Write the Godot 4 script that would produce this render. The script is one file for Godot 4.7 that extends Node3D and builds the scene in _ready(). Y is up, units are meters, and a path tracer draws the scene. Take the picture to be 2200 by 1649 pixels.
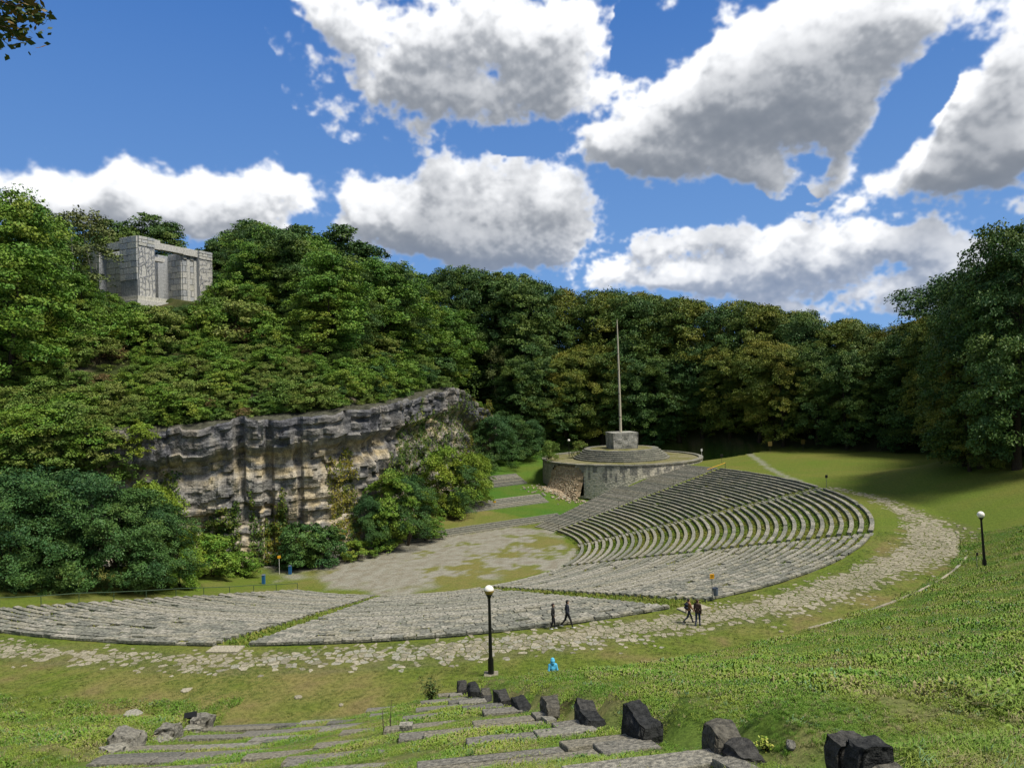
extends Node3D
# An old quarry amphitheatre under a broken cloud sky, seen from the upper grass tier.
# Units are metres, the eye of the camera is the origin. Plan angles: polar(r, a) about the middle of the arena, a = 0 towards the camera, growing to the right.

const FOCAL := 1527.7          # focal length in pixels of the 2200 x 1649 photograph
const PITCH := 0.0085615
const ROLL := -0.024949
const CX := -14.576
const CZ := -107.496
const R_IN := 23.75
const R_OUT := 61.47
const Y_IN := -23.93
const Y_OUT := -16.14
const ROWS := 36
const TIER_R := 70.7
const TIER_STEP := 3.23
const TIER_SLOPE := 0.365

var axis_right: Vector3
var axis_up: Vector3
var axis_forward: Vector3
var taken := {}
var n_big := FastNoiseLite.new()
var n_mid := FastNoiseLite.new()
var n_fine := FastNoiseLite.new()
var M := {}

# ---------------------------------------------------------------- small helpers
func numbered(called: String) -> String:
	if not taken.has(called):
		taken[called] = 0
		return called
	taken[called] += 1
	return "%s_%03d" % [called, taken[called]]

func tag(o: Node, label := "", category := "", group := "", kind := "") -> void:
	if label != "": o.set_meta("label", label)
	if category != "": o.set_meta("category", category)
	if group != "": o.set_meta("group", group)
	if kind != "": o.set_meta("kind", kind)
	elif category != "": o.set_meta("kind", "thing")

func thing(called: String, label: String, category: String, at := Vector3.ZERO, turn := 0.0, group := "") -> Node3D:
	var o := Node3D.new()
	o.name = numbered(called)
	add_child(o)
	o.position = at
	o.rotation.y = turn
	tag(o, label, category, group)
	return o

func obj(called: String, mesh: Mesh, m: Material, parent: Node = null) -> MeshInstance3D:
	var o := MeshInstance3D.new()
	o.mesh = mesh
	if m != null: o.material_override = m
	o.cast_shadow = GeometryInstance3D.SHADOW_CASTING_SETTING_ON
	if parent == null:
		o.name = numbered(called)
		add_child(o)
	else:
		o.name = called
		parent.add_child(o, true)
	return o

func ray(px: float, py: float) -> Vector3:
	return axis_forward + axis_right * ((px - 1100.0) / FOCAL) - axis_up * ((py - 824.5) / FOCAL)

func on_level(px: float, py: float, y: float) -> Vector3:
	var d := ray(px, py)
	return d * (y / d.y)

func to_pixel(p: Vector3) -> Vector2:
	var z := maxf(p.dot(axis_forward), 0.01)
	return Vector2(1100.0 + FOCAL * p.dot(axis_right) / z, 824.5 - FOCAL * p.dot(axis_up) / z)

func polar(r: float, deg: float, y: float) -> Vector3:
	var a := deg_to_rad(deg)
	return Vector3(CX + r * sin(a), y, CZ + r * cos(a))

func ss(a: float, b: float, x: float) -> float:
	return smoothstep(a, b, x)

# a shape collector with smooth or flat faces
class Shape:
	var v := PackedVector3Array()
	var n := PackedVector3Array()
	var c := PackedColorArray()
	var uv := PackedVector2Array()
	var ix := PackedInt32Array()
	func quad(a: Vector3, b: Vector3, cc: Vector3, d: Vector3, col := Color.WHITE) -> void:
		# a b c d clockwise seen from outside
		var nn := (cc - a).cross(b - a)
		if nn.length_squared() < 1e-12: nn = (d - a).cross(cc - a)
		nn = nn.normalized()
		var k := v.size()
		for p in [a, b, cc, d]:
			v.append(p); n.append(nn); c.append(col)
		for i in [0, 1, 2, 0, 2, 3]: ix.append(k + i)
	func quad4(p: Array, cols: Array) -> void:
		quad(p[0], p[1], p[2], p[3])
		for i in 4: c[c.size() - 4 + i] = cols[i]
	func tri(a: Vector3, b: Vector3, cc: Vector3, col := Color.WHITE) -> void:
		var nn := (cc - a).cross(b - a).normalized()
		var k := v.size()
		for p in [a, b, cc]:
			v.append(p); n.append(nn); c.append(col)
		for i in 3: ix.append(k + i)
	func box(t: Transform3D, s: Vector3, bevel := 0.0, col := Color.WHITE) -> void:
		# box centred on t, size s; the four upper edges are chamfered
		var h := s * 0.5
		var b := minf(bevel, minf(h.x, minf(h.y, h.z)) * 0.9)
		var low := [Vector3(-h.x, -h.y, -h.z), Vector3(h.x, -h.y, -h.z), Vector3(h.x, -h.y, h.z), Vector3(-h.x, -h.y, h.z)]
		var mid := []
		var top := []
		for p in low:
			mid.append(Vector3(p.x, h.y - b, p.z))
			top.append(Vector3(p.x - signf(p.x) * b, h.y, p.z - signf(p.z) * b))
		for arr in [low, mid, top]:
			for i in 4: arr[i] = t * arr[i]
		for i in 4:
			var j := (i + 1) % 4
			quad(low[i], low[j], mid[j], mid[i], col)
			if b > 0.0: quad(mid[i], mid[j], top[j], top[i], col)
		quad(top[0], top[1], top[2], top[3], col)
		quad(low[3], low[2], low[1], low[0], col)
	func prism(poly: PackedVector2Array, y0: float, y1: float, bevel := 0.0, col := Color.WHITE) -> void:
		# upright prism over a convex outline (x, z), counted either way round
		var p := poly.duplicate()
		var area := 0.0
		for i in p.size():
			var q := p[(i + 1) % p.size()]
			area += p[i].x * q.y - q.x * p[i].y
		if area < 0.0: p.reverse()
		var mid := Vector2.ZERO
		for q in p: mid += q / p.size()
		var m := p.size()
		var tops := PackedVector3Array()
		for i in m:
			var j := (i + 1) % m
			var a := Vector3(p[i].x, y0, p[i].y)
			var b := Vector3(p[j].x, y0, p[j].y)
			var a1 := Vector3(p[i].x, y1 - bevel, p[i].y)
			var b1 := Vector3(p[j].x, y1 - bevel, p[j].y)
			quad(a, b, b1, a1, col)
			var ti := p[i] + (mid - p[i]).normalized() * bevel
			var tj := p[j] + (mid - p[j]).normalized() * bevel
			var a2 := Vector3(ti.x, y1, ti.y)
			if bevel > 0.0: quad(a1, b1, Vector3(tj.x, y1, tj.y), a2, col)
			tops.append(a2)
		for i in range(1, m - 1): tri(tops[0], tops[i], tops[i + 1], col)
	func tube(pts: Array, radii: Array, sides := 8, col := Color.WHITE, cap := true) -> void:
		var first := v.size()
		var up := Vector3(0.31, 0.17, 0.93).normalized()
		for i in pts.size():
			var d: Vector3 = (pts[mini(i + 1, pts.size() - 1)] - pts[maxi(i - 1, 0)]).normalized()
			var x := d.cross(up)
			if x.length() < 0.1: x = d.cross(Vector3.RIGHT)
			x = x.normalized()
			var y := x.cross(d).normalized()
			for s in sides:
				var a := TAU * s / sides
				var o := x * cos(a) + y * sin(a)
				v.append(pts[i] + o * radii[i]); n.append(o); c.append(col)
		for i in pts.size() - 1:
			for s in sides:
				var a := first + i * sides + s
				var b := first + i * sides + (s + 1) % sides
				for q in [a, b, a + sides, b, b + sides, a + sides]: ix.append(q)
		if cap:
			for e in 2:
				var base: int = first + (0 if e == 0 else (pts.size() - 1) * sides)
				var k := v.size()
				var nn: Vector3 = (pts[0] - pts[1]).normalized() if e == 0 else (pts[-1] - pts[-2]).normalized()
				v.append(pts[0] if e == 0 else pts[-1]); n.append(nn); c.append(col)
				for s in sides:
					v.append(v[base + s]); n.append(nn); c.append(col)
				for s in sides:
					if e == 0:
						for q in [k, k + 1 + (s + 1) % sides, k + 1 + s]: ix.append(q)
					else:
						for q in [k, k + 1 + s, k + 1 + (s + 1) % sides]: ix.append(q)
	func lathe(profile: Array, sides := 20, at := Vector3.ZERO, col := Color.WHITE) -> void:
		# profile of (radius, height) from bottom to top, smooth
		var first := v.size()
		for i in profile.size():
			var d: Vector2 = profile[mini(i + 1, profile.size() - 1)] - profile[maxi(i - 1, 0)]
			var nr := Vector2(d.y, -d.x).normalized()
			for s in sides:
				var a := TAU * s / sides
				v.append(at + Vector3(cos(a) * profile[i].x, profile[i].y, sin(a) * profile[i].x))
				n.append(Vector3(cos(a) * nr.x, nr.y, sin(a) * nr.x).normalized()); c.append(col)
		for i in profile.size() - 1:
			for s in sides:
				var a := first + i * sides + s
				var b := first + i * sides + (s + 1) % sides
				for q in [a, b, a + sides, b, b + sides, a + sides]: ix.append(q)
	func mesh() -> ArrayMesh:
		var m := ArrayMesh.new()
		if v.is_empty(): return m
		var arr := []
		arr.resize(Mesh.ARRAY_MAX)
		arr[Mesh.ARRAY_VERTEX] = v
		arr[Mesh.ARRAY_NORMAL] = n
		arr[Mesh.ARRAY_COLOR] = c
		if uv.size() == v.size(): arr[Mesh.ARRAY_TEX_UV] = uv
		arr[Mesh.ARRAY_INDEX] = ix
		m.add_surface_from_arrays(Mesh.PRIMITIVE_TRIANGLES, arr)
		return m

# ---------------------------------------------------------------- the lie of the land
# the edge of the hollow: plan x, z, height of the ground at the edge (the cliff's lip on the quarry side), slope behind it, rise behind it
var EDGE := [[-150, -40, -6, 0.6, 18], [-95, -78, -6, 0.6, 24], [-62, -94, -5.0, 0.62, 26], [-47, -100, -4.2, 0.62, 26], [-36, -103.5, -3.4, 0.62, 26], [-26, -108, -2.6, 0.6, 25], [-22.5, -117, -2.2, 0.6, 24], [-19, -132, -1.0, 0.6, 22], [-14, -150, 0.5, 0.6, 20], [-8, -168, -6.0, 0.65, 28], [2, -184, -15.5, 0.66, 36], [22, -190, -15.6, 0.50, 30], [47, -184, -15.2, 0.36, 22], [60, -170, -15.1, 0.24, 13], [76, -152, -15.0, 0.15, 8], [92, -142, -15.0, 0.10, 6], [87, -125, -14.0, 0.10, 5], [79, -112, -13.4, 0.14, 6], [81, -99, -13.0, 0.2, 7], [102, -82, -9, 0.2, 8], [150, -50, -4, 0.1, 4]]
var edge_poly := PackedVector2Array()

func terrace(x: float, z: float) -> float:
	var v := -0.547 * (x + 13.5) - 0.836 * (z + 115.7)
	var knots := [[0.0, -23.93], [0.02, -23.93], [1.7, -22.95], [9.0, -22.2], [12.4, -20.9], [23.4, -20.4], [28.4, -18.6], [38.0, -17.2], [46.0, -16.0], [70.0, -15.4]]
	if v <= 0.0: return Y_IN
	for i in knots.size() - 1:
		if v <= knots[i + 1][0]:
			return lerpf(knots[i][1], knots[i + 1][1], (v - knots[i][0]) / (knots[i + 1][0] - knots[i][0]))
	return -15.4

func tier_start(a: float) -> float:
	return TIER_R + 2.3 * ss(9.3, 2.0, a)

func tier_line(r: float, a: float) -> float:
	return -16.0 + TIER_SLOPE * (r - tier_start(a))

func stair_edge(r: float) -> float:
	# the stair widens a little uphill
	return 9.25 + 0.17 * (r - TIER_R) / TIER_STEP

func stair_low(at: float, r: float) -> float:
	# 1 inside the wide stair between the grass tiers, else 0
	var a := at if at < 5.0 else at + 9.25 - stair_edge(r)
	return ss(-0.9, -0.4, a) * (1.0 - ss(9.5, 9.9, a))

func inner_height(x: float, z: float) -> float:
	var dx := x - CX
	var dz := z - CZ
	var r := sqrt(dx * dx + dz * dz)
	var a := rad_to_deg(atan2(dx, dz))
	var y := Y_IN
	if r > R_IN: y = Y_IN + (minf(r, R_OUT) - R_IN) * (Y_OUT - Y_IN) / (R_OUT - R_IN)
	if r > R_OUT: y = Y_OUT
	if a < -40.0 and a > -100.0:
		y = lerpf(y, minf(y, -22.6), ss(-40.0, -85.0, a))
	if a > 128.0 or a < -100.0:
		var w := 1.0
		if a > 0.0: w = ss(129.0, 137.0, a)
		y = lerpf(y, terrace(x, z), w)
	if r > 68.0 and absf(a) < 128.0:
		if a > 46.0:
			var s := lerpf(TIER_SLOPE, 0.27, ss(46.0, 62.0, a))
			s = lerpf(s, 0.27, ss(62.0, 86.0, a))
			s = lerpf(s, 0.035, ss(90.0, 104.0, a))
			var cap := lerpf(15.0, 4.0, ss(50.0, 80.0, a))
			y += minf(maxf(0.0, r - lerpf(70.7, 69.0, ss(46.0, 60.0, a))) * s, cap)
		else:
			var begin := tier_start(a)
			var start := lerpf(begin - 2.0, begin + 0.2, stair_low(a, r))
			var line := tier_line(minf(r, 109.0), a)
			if a < -60.0: line = lerpf(line, Y_OUT, ss(-60.0, -85.0, a))
			var saw := 0.0
			var f := fposmod(r - begin, TIER_STEP)
			var amp := lerpf(0.85, 0.34, ss(10.8, 18.0, a))
			if a < 0.0: amp = 0.6
			if r < 108.0 and r > begin - 0.6:
				saw = amp * (1.0 - f / TIER_STEP) * ss(0.0, 0.12, f) + amp * ss(TIER_STEP - 0.55, TIER_STEP, f) * ss(0.0, 0.2, f)
				saw *= 1.0 - stair_low(a, r)
				saw *= ss(-0.6, 0.2, r - begin) * lerpf(1.0, 0.25, ss(97.0, 100.5, r))
			var up := maxf(Y_OUT, line) + saw
			y = lerpf(y, up, ss(start - 0.4, start + 0.2, r))
	return y

func edge_info(x: float, z: float) -> Array:
	# distance behind the edge (negative in the hollow), lip height, slope, rise
	var p := Vector2(x, z)
	var best := 1e9
	var out := [0.0, 0.0, 0.0, 0.0]
	for i in edge_poly.size() - 1:
		var a := edge_poly[i]
		var ab := edge_poly[i + 1] - a
		var t := clampf((p - a).dot(ab) / ab.length_squared(), 0.0, 1.0)
		var d := p.distance_squared_to(a + ab * t)
		if d < best:
			best = d
			var e: Array = EDGE[i]
			var g: Array = EDGE[i + 1]
			out[1] = lerpf(e[2], g[2], t)
			out[2] = lerpf(e[3], g[3], t)
			out[3] = lerpf(e[4], g[4], t)
	out[0] = sqrt(best) * (-1.0 if in_hollow(p) else 1.0)
	return out

var hollow := PackedVector2Array()
func in_hollow(p: Vector2) -> bool:
	return Geometry2D.is_point_in_polygon(p, hollow)

func height(x: float, z: float) -> float:
	if z > -30.0 or (x * x + z * z < 3600.0): return inner_height(x, z) + 0.05 * n_mid.get_noise_2d(x * 3.0, z * 3.0)
	var e := edge_info(x, z)
	if e[0] <= 0.0: return inner_height(x, z) + 0.06 * n_mid.get_noise_2d(x * 3.0, z * 3.0)
	var s: float = e[0]
	var up: float = e[3] * (1.0 - exp(-s * e[2] / e[3])) * 1.25
	return e[1] + minf(up, e[3] + s * 0.02) + n_big.get_noise_2d(x * 1.5, z * 1.5) * minf(2.0, s * 0.15) + 0.3 * n_mid.get_noise_2d(x * 2.0, z * 2.0)

func ground(x: float, z: float) -> Vector3:
	return Vector3(x, height(x, z), z)

func ground_hit(px: float, py: float, far := 320.0) -> Vector3:
	# where the sight line through a pixel of the photograph meets the ground
	var d := ray(px, py)
	var t := 3.0
	var last := t
	while t < far:
		var p := d * t
		if p.y < height(p.x, p.z):
			for k in 12:
				var m := (last + t) * 0.5
				var q := d * m
				if q.y < height(q.x, q.z): t = m
				else: last = m
			return ground(d.x * t, d.z * t)
		last = t
		t += 0.4 + t * 0.004
	return ground(d.x * far, d.z * far)

# ---------------------------------------------------------------- sky
func cloud_field() -> Array:
	# a coarse map (3 samples a degree) of how much cloud stands in each direction
	var w := 1080
	var h := 300                       # elevations -10 .. 90
	var f := PackedFloat32Array()
	f.resize(w * h)
	var list := []
	var seen := [[745,35,110,75,1.0],[880,110,150,100,1.1],[1050,70,190,110,1.3],[1180,160,160,100,1.2],[1080,225,150,55,0.9],[790,185,110,70,1.0],[1215,60,85,85,1.0],[690,30,50,40,0.7],[960,200,130,60,0.9],[1200,255,60,40,0.7],[1310,215,60,35,0.65],[1420,10,60,18,0.8],
		[1910,35,170,70,1.5],[1750,75,180,95,1.7],[1610,160,170,100,1.8],[1700,235,140,80,1.5],[1560,240,140,80,1.5],[1420,290,130,70,1.5],[1330,320,90,50,1.1],[1440,350,90,50,1.2],[1800,200,80,80,1.0],[1850,245,40,50,0.7],[1430,190,50,50,0.7],
		[1650,375,80,35,0.9],[1600,350,60,35,0.8],[1810,340,40,40,0.8],[1770,400,28,18,0.6],[1670,418,35,16,0.6],[1290,280,50,26,0.8],
		[2200,120,80,90,1.3],[2140,240,100,70,1.4],[2060,310,100,55,1.3],[1970,375,90,40,1.1],[2150,330,110,50,1.6],[2210,300,100,60,1.6],[1900,410,50,25,0.7],[2180,440,60,40,0.8],[1880,380,40,25,0.6],
		[90,385,60,32,1.0],[180,420,100,42,1.1],[280,395,60,40,1.0],[330,430,130,55,1.2],[460,400,60,45,1.0],[440,440,120,45,1.2],[580,390,60,45,1.1],[650,410,70,40,1.0],[560,440,100,40,1.1],[300,470,160,30,1.0],
		[760,440,45,40,0.9],[830,410,60,48,1.1],[960,370,60,40,1.1],[930,420,90,55,1.3],[1060,400,80,55,1.2],[1050,450,120,60,1.5],[1170,400,80,60,1.2],[1190,450,90,60,1.4],[1000,490,200,45,1.5],[1100,530,160,40,1.4],[850,475,90,45,1.3],[1240,500,50,40,0.8],[1060,560,130,25,1.0],
		[1320,575,70,30,1.0],[1400,550,60,32,1.0],[1480,530,50,38,1.2],[1540,515,60,32,1.2],[1600,545,90,50,1.5],[1590,490,30,20,0.9],[1700,490,46,36,1.3],[1700,545,70,48,1.4],[1640,590,140,32,1.5],[1500,590,110,28,1.3],[1450,610,110,22,1.0],
		[1850,530,80,35,1.3],[1890,500,60,26,1.1],[1960,500,70,26,1.2],[1800,575,70,26,1.2],[1980,535,90,30,1.4],[2060,545,60,24,1.1],[1890,620,70,26,1.1],[1960,620,110,34,1.3],[2030,585,70,30,1.2],[1930,660,110,24,1.1],[2080,600,60,40,1.1],[1740,655,60,14,0.7],[1660,648,70,12,0.7],[1690,590,14,8,0.4],[1480,612,12,9,0.3],[900,510,150,45,1.1],[1020,530,200,40,1.1],[1290,590,90,30,1.0],[1430,605,90,30,0.9],[1620,625,120,22,0.9],[400,470,260,30,0.9],[1740,520,80,50,1.0],[2100,560,60,40,1.0],[1380,95,55,75,-1.1],[1470,50,45,45,-0.8],[1240,275,40,25,-0.7],[1925,300,70,90,-0.9],[2010,190,55,80,-0.8],[1560,430,170,35,-0.7],[825,105,28,32,-0.7],[1120,315,70,25,-0.8],[1060,150,40,20,-0.5],[1290,150,40,40,-0.5],[1740,330,50,40,-0.5]]
	for b in seen:
		var d := ray(b[0], b[1]).normalized()
		var thin := 0.78 if b[1] < 270 and b[0] < 1400 else (0.8 if b[0] < 700 else 1.0)
		list.append([rad_to_deg(atan2(d.x, -d.z)), rad_to_deg(asin(d.y)), b[2] * 0.0344, b[3] * 0.0344, b[4] * (thin if b[4] > 0.0 else 1.0)])
	# the same kind of broken cumulus goes on all round and overhead
	var rng := RandomNumberGenerator.new()
	rng.seed = 77
	for k in 62:
		var az := rng.randf_range(-180.0, 180.0)
		var el := rad_to_deg(asin(rng.randf_range(0.06, 0.97)))
		if absf(az) < 47.0 and el < 38.0: continue
		var size := lerpf(3.0, 10.0, sin(deg_to_rad(el))) * rng.randf_range(0.7, 1.3)
		for q in 7:
			var wide := size * rng.randf_range(0.6, 1.2)
			list.append([az + rng.randfn(0.0, size * 0.9) / maxf(0.35, cos(deg_to_rad(el))), minf(88.0, el + rng.randfn(0.0, size * 0.4)), wide / maxf(0.35, cos(deg_to_rad(el))), wide * 0.6, rng.randf_range(0.9, 1.5)])
	for b in list:
		var x0 := int((b[0] - b[2] * 2.2 + 180.0) * 3.0)
		var x1 := int((b[0] + b[2] * 2.2 + 180.0) * 3.0)
		var y0 := maxi(0, int((b[1] - b[3] * 2.2 + 10.0) * 3.0))
		var y1 := mini(h - 1, int((b[1] + b[3] * 2.2 + 10.0) * 3.0))
		for y in range(y0, y1 + 1):
			var dy: float = (y / 3.0 - 10.0 - b[1]) / b[3]
			for x in range(x0, x1 + 1):
				var dx: float = (x / 3.0 - 180.0 - b[0]) / b[2]
				var q := dx * dx + dy * dy
				if q < 4.8: f[y * w + posmod(x, w)] += b[4] * exp(-q * 1.25)
	return [f, w, h]

var cloud_f := PackedFloat32Array()
var cloud_w := 0
var cloud_h := 0
func cloud_at(az: float, el: float) -> float:
	var x := (az + 180.0) * 3.0
	var y := clampf((el + 10.0) * 3.0, 0.0, cloud_h - 1.001)
	var xi := floori(x)
	var yi := int(y)
	var fx := x - xi
	var fy := y - yi
	var x0 := posmod(xi, cloud_w)
	var x1 := posmod(xi + 1, cloud_w)
	var r0 := yi * cloud_w
	var r1 := mini(yi + 1, cloud_h - 1) * cloud_w
	return lerpf(lerpf(cloud_f[r0 + x0], cloud_f[r0 + x1], fx), lerpf(cloud_f[r1 + x0], cloud_f[r1 + x1], fx), fy)

func sky_window(img_w: int, img_h: int, x0: int, y0: int, w: int, h: int) -> Image:
	var puff := FastNoiseLite.new()
	puff.seed = 5; puff.noise_type = FastNoiseLite.TYPE_SIMPLEX_SMOOTH; puff.frequency = 1.0; puff.fractal_octaves = 4; puff.fractal_gain = 0.55
	var lumps := FastNoiseLite.new()
	lumps.seed = 9; lumps.noise_type = FastNoiseLite.TYPE_CELLULAR; lumps.cellular_return_type = FastNoiseLite.RETURN_DISTANCE; lumps.frequency = 1.0; lumps.fractal_type = FastNoiseLite.FRACTAL_FBM; lumps.fractal_octaves = 3; lumps.fractal_gain = 0.5
	# first how dense the cloud is in every direction
	var dens := PackedFloat32Array()
	dens.resize(w * h)
	var k := 0
	for y in h:
		var el := 90.0 - (y0 + y + 0.5) * 180.0 / img_h
		var cosel := cos(deg_to_rad(el))
		var high := sin(deg_to_rad(el)) * 1.25
		var sc := lerpf(0.30, 0.16, clampf(el / 30.0, 0.0, 1.0))
		for x in w:
			dens[k] = -1.0
			if el > 2.5:
				var az := (x0 + x + 0.5) * 360.0 / img_w - 180.0
				if cloud_at(az, el) < 0.004:
					k += 1
					continue
				var ra := deg_to_rad(az)
				# noise is taken on the sphere so that it meets itself behind the camera
				var p := Vector3(sin(ra) * cosel, high, -cos(ra) * cosel) * 57.3
				var n1 := puff.get_noise_3dv(p * 0.17)
				var field := cloud_at(az + n1 * 1.3, el + puff.get_noise_3dv(p * 0.13 + Vector3(31, 7, 3)) * 1.1)
				if field > 0.03:
					var lump := 0.5 - lumps.get_noise_3dv(p * sc)     # rounded heads
					dens[k] = field * lerpf(0.86, 0.95, ss(11.0, 19.0, el)) - 0.52 + n1 * 0.85 + lerpf(puff.get_noise_3dv(p * 0.95), puff.get_noise_3dv(p * 0.62), ss(11.0, 19.0, el)) * 0.52 + puff.get_noise_3dv(p * 1.9 + Vector3(3, 60, 9)) * 0.13 + (lump - 0.5) * 0.45
			k += 1
	# then how much of the sun above it each part of the cloud receives
	var data := PackedFloat32Array()
	data.resize(w * h * 3)
	var top := Vector3(0.042, 0.160, 0.50)
	var low := Vector3(0.27, 0.50, 0.86)
	var per := img_w / 360.0
	var reach := [0.4, 0.9, 1.5, 2.3, 3.3, 4.6, 6.2]
	var weight := [0.4, 0.5, 0.6, 0.8, 1.0, 1.3, 1.6]
	k = 0
	for y in h:
		var el := 90.0 - (y0 + y + 0.5) * 180.0 / img_h
		var blue := low.lerp(top, pow(clampf(el / 34.0, 0.0, 1.0), 0.62))
		if el < 0.0: blue = Vector3(0.16, 0.17, 0.16)
		var dark := Vector3(0.185, 0.215, 0.265)
		if el < 14.0: dark = dark.lerp(Vector3(0.21, 0.28, 0.42), ss(14.0, 6.0, el))
		for x in w:
			var c := blue
			var d := dens[y * w + x]
			if d > -0.16:
				var tau := 0.0
				for e in 7:
					var yy := y - int(reach[e] * per)
					var xx := clampi(x + int(reach[e] * per * 0.45), 0, w - 1)
					var q := 0.0
					if yy >= 0: q = dens[yy * w + xx]
					else: q = cloud_at((x0 + xx + 0.5) * 360.0 / img_w - 180.0, minf(el + reach[e], 89.0)) - 0.5
					tau += clampf(q, 0.0, 1.1) * weight[e]
				var near_up := dens[maxi(0, y - int(0.55 * per)) * w + clampi(x + int(0.3 * per), 0, w - 1)]
				var far_up := dens[maxi(0, y - int(1.7 * per)) * w + clampi(x + int(0.8 * per), 0, w - 1)]
				var lit := exp(-tau * 0.46)
				var rim := 1.0 - ss(0.04, 0.50, d)
				var relief := (d - near_up) * 0.9 + (d - far_up) * 0.5
				relief = relief / (1.0 + absf(relief))
				var b := 0.13 + 0.82 * lit + 0.40 * rim + 0.80 * relief * (0.30 + 0.70 * lit + 0.3 * rim)
				b = ss(-0.12, 1.05, b)
				var alpha := ss(-0.16, 0.52, d)
				alpha *= alpha * (3.0 - 2.0 * alpha) * 0.5 + 0.5
				c = blue.lerp(dark.lerp(Vector3(1.12, 1.13, 1.15), b), alpha)
			data[k] = c.x; data[k + 1] = c.y; data[k + 2] = c.z
			k += 3
	return Image.create_from_data(w, h, false, Image.FORMAT_RGBF, data.to_byte_array())

func make_sky() -> Sky:
	var cf := cloud_field()
	cloud_f = cf[0]; cloud_w = cf[1]; cloud_h = cf[2]
	var all := sky_window(512, 256, 0, 0, 512, 256)
	all.resize(4096, 2048, Image.INTERPOLATE_CUBIC)
	var part := sky_window(4096, 2048, 1550, 600, 996, 430)
	all.blit_rect(part, Rect2i(0, 0, 996, 430), Vector2i(1550, 600))
	# Godot's panorama has straight ahead at its seam
	var turned := Image.create(4096, 2048, false, Image.FORMAT_RGBF)
	turned.blit_rect(all, Rect2i(2048, 0, 2048, 2048), Vector2i(0, 0))
	turned.blit_rect(all, Rect2i(0, 0, 2048, 2048), Vector2i(2048, 0))
	var m := PanoramaSkyMaterial.new()
	m.panorama = ImageTexture.create_from_image(turned)
	m.energy_multiplier = 0.82
	var s := Sky.new()
	s.sky_material = m
	return s

# ---------------------------------------------------------------- textures and materials
func noise_of(sd: int, freq: float, oct: int, kind := FastNoiseLite.TYPE_SIMPLEX_SMOOTH) -> FastNoiseLite:
	var n := FastNoiseLite.new()
	n.seed = sd; n.frequency = freq; n.fractal_octaves = oct; n.noise_type = kind
	return n

func grey_image(size: int, layers: Array) -> PackedFloat32Array:
	var out := PackedFloat32Array()
	out.resize(size * size)
	for l in layers:
		var im: Image = noise_of(l[0], l[1], l[2], l[4] if l.size() > 4 else FastNoiseLite.TYPE_SIMPLEX_SMOOTH).get_seamless_image(size, size)
		im.convert(Image.FORMAT_L8)
		var b := im.get_data()
		var w: float = l[3] / 255.0
		for i in out.size(): out[i] += b[i] * w
	return out

func ramp_texture(size: int, layers: Array, stops: Array) -> ImageTexture:
	# stops: [position, Color] with sRGB colours
	var g := grey_image(size, layers)
	var lut := []
	for i in 256:
		var t := i / 255.0
		var c: Color = stops[-1][1]
		for k in stops.size() - 1:
			if t <= stops[k + 1][0]:
				c = stops[k][1].lerp(stops[k + 1][1], clampf((t - stops[k][0]) / (stops[k + 1][0] - stops[k][0]), 0.0, 1.0))
				break
		lut.append([int(c.r * 255.0), int(c.g * 255.0), int(c.b * 255.0)])
	var b := PackedByteArray()
	b.resize(size * size * 3)
	for i in g.size():
		var q: Array = lut[clampi(int(g[i] * 255.0), 0, 255)]
		b[i * 3] = q[0]; b[i * 3 + 1] = q[1]; b[i * 3 + 2] = q[2]
	return ImageTexture.create_from_image(Image.create_from_data(size, size, false, Image.FORMAT_RGB8, b))

func grey_texture(size: int, layers: Array) -> ImageTexture:
	var g := grey_image(size, layers)
	var b := PackedByteArray()
	b.resize(g.size())
	for i in g.size(): b[i] = clampi(int(g[i] * 255.0), 0, 255)
	return ImageTexture.create_from_image(Image.create_from_data(size, size, false, Image.FORMAT_L8, b))

func surface(tex: Texture2D, tile: float, bump: Texture2D, bump_cm: float, tint := Color.WHITE, rough := 0.95, vertex := false, world := true) -> StandardMaterial3D:
	var m := StandardMaterial3D.new()
	m.albedo_color = tint
	m.albedo_texture = tex
	m.roughness = rough
	m.metallic_specular = 0.25
	m.uv1_triplanar = true
	m.uv1_world_triplanar = world
	m.uv1_scale = Vector3.ONE / tile
	m.vertex_color_use_as_albedo = vertex
	if bump != null:
		m.heightmap_enabled = true
		m.heightmap_texture = bump
		m.heightmap_scale = bump_cm
	return m

func plain(col: Color, rough := 0.6, metal := 0.0) -> StandardMaterial3D:
	var m := StandardMaterial3D.new()
	m.albedo_color = col
	m.roughness = rough
	m.metallic = metal
	return m

func leaf_material(back := 0.5) -> StandardMaterial3D:
	var m := StandardMaterial3D.new()
	m.vertex_color_use_as_albedo = true
	m.roughness = 0.55
	m.metallic_specular = 0.3
	m.backlight = Color(back, back, back * 0.45)
	m.cull_mode = BaseMaterial3D.CULL_DISABLED
	return m

func lin(r: float, g: float, b: float) -> Color:
	return Color(r, g, b).linear_to_srgb()

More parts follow.
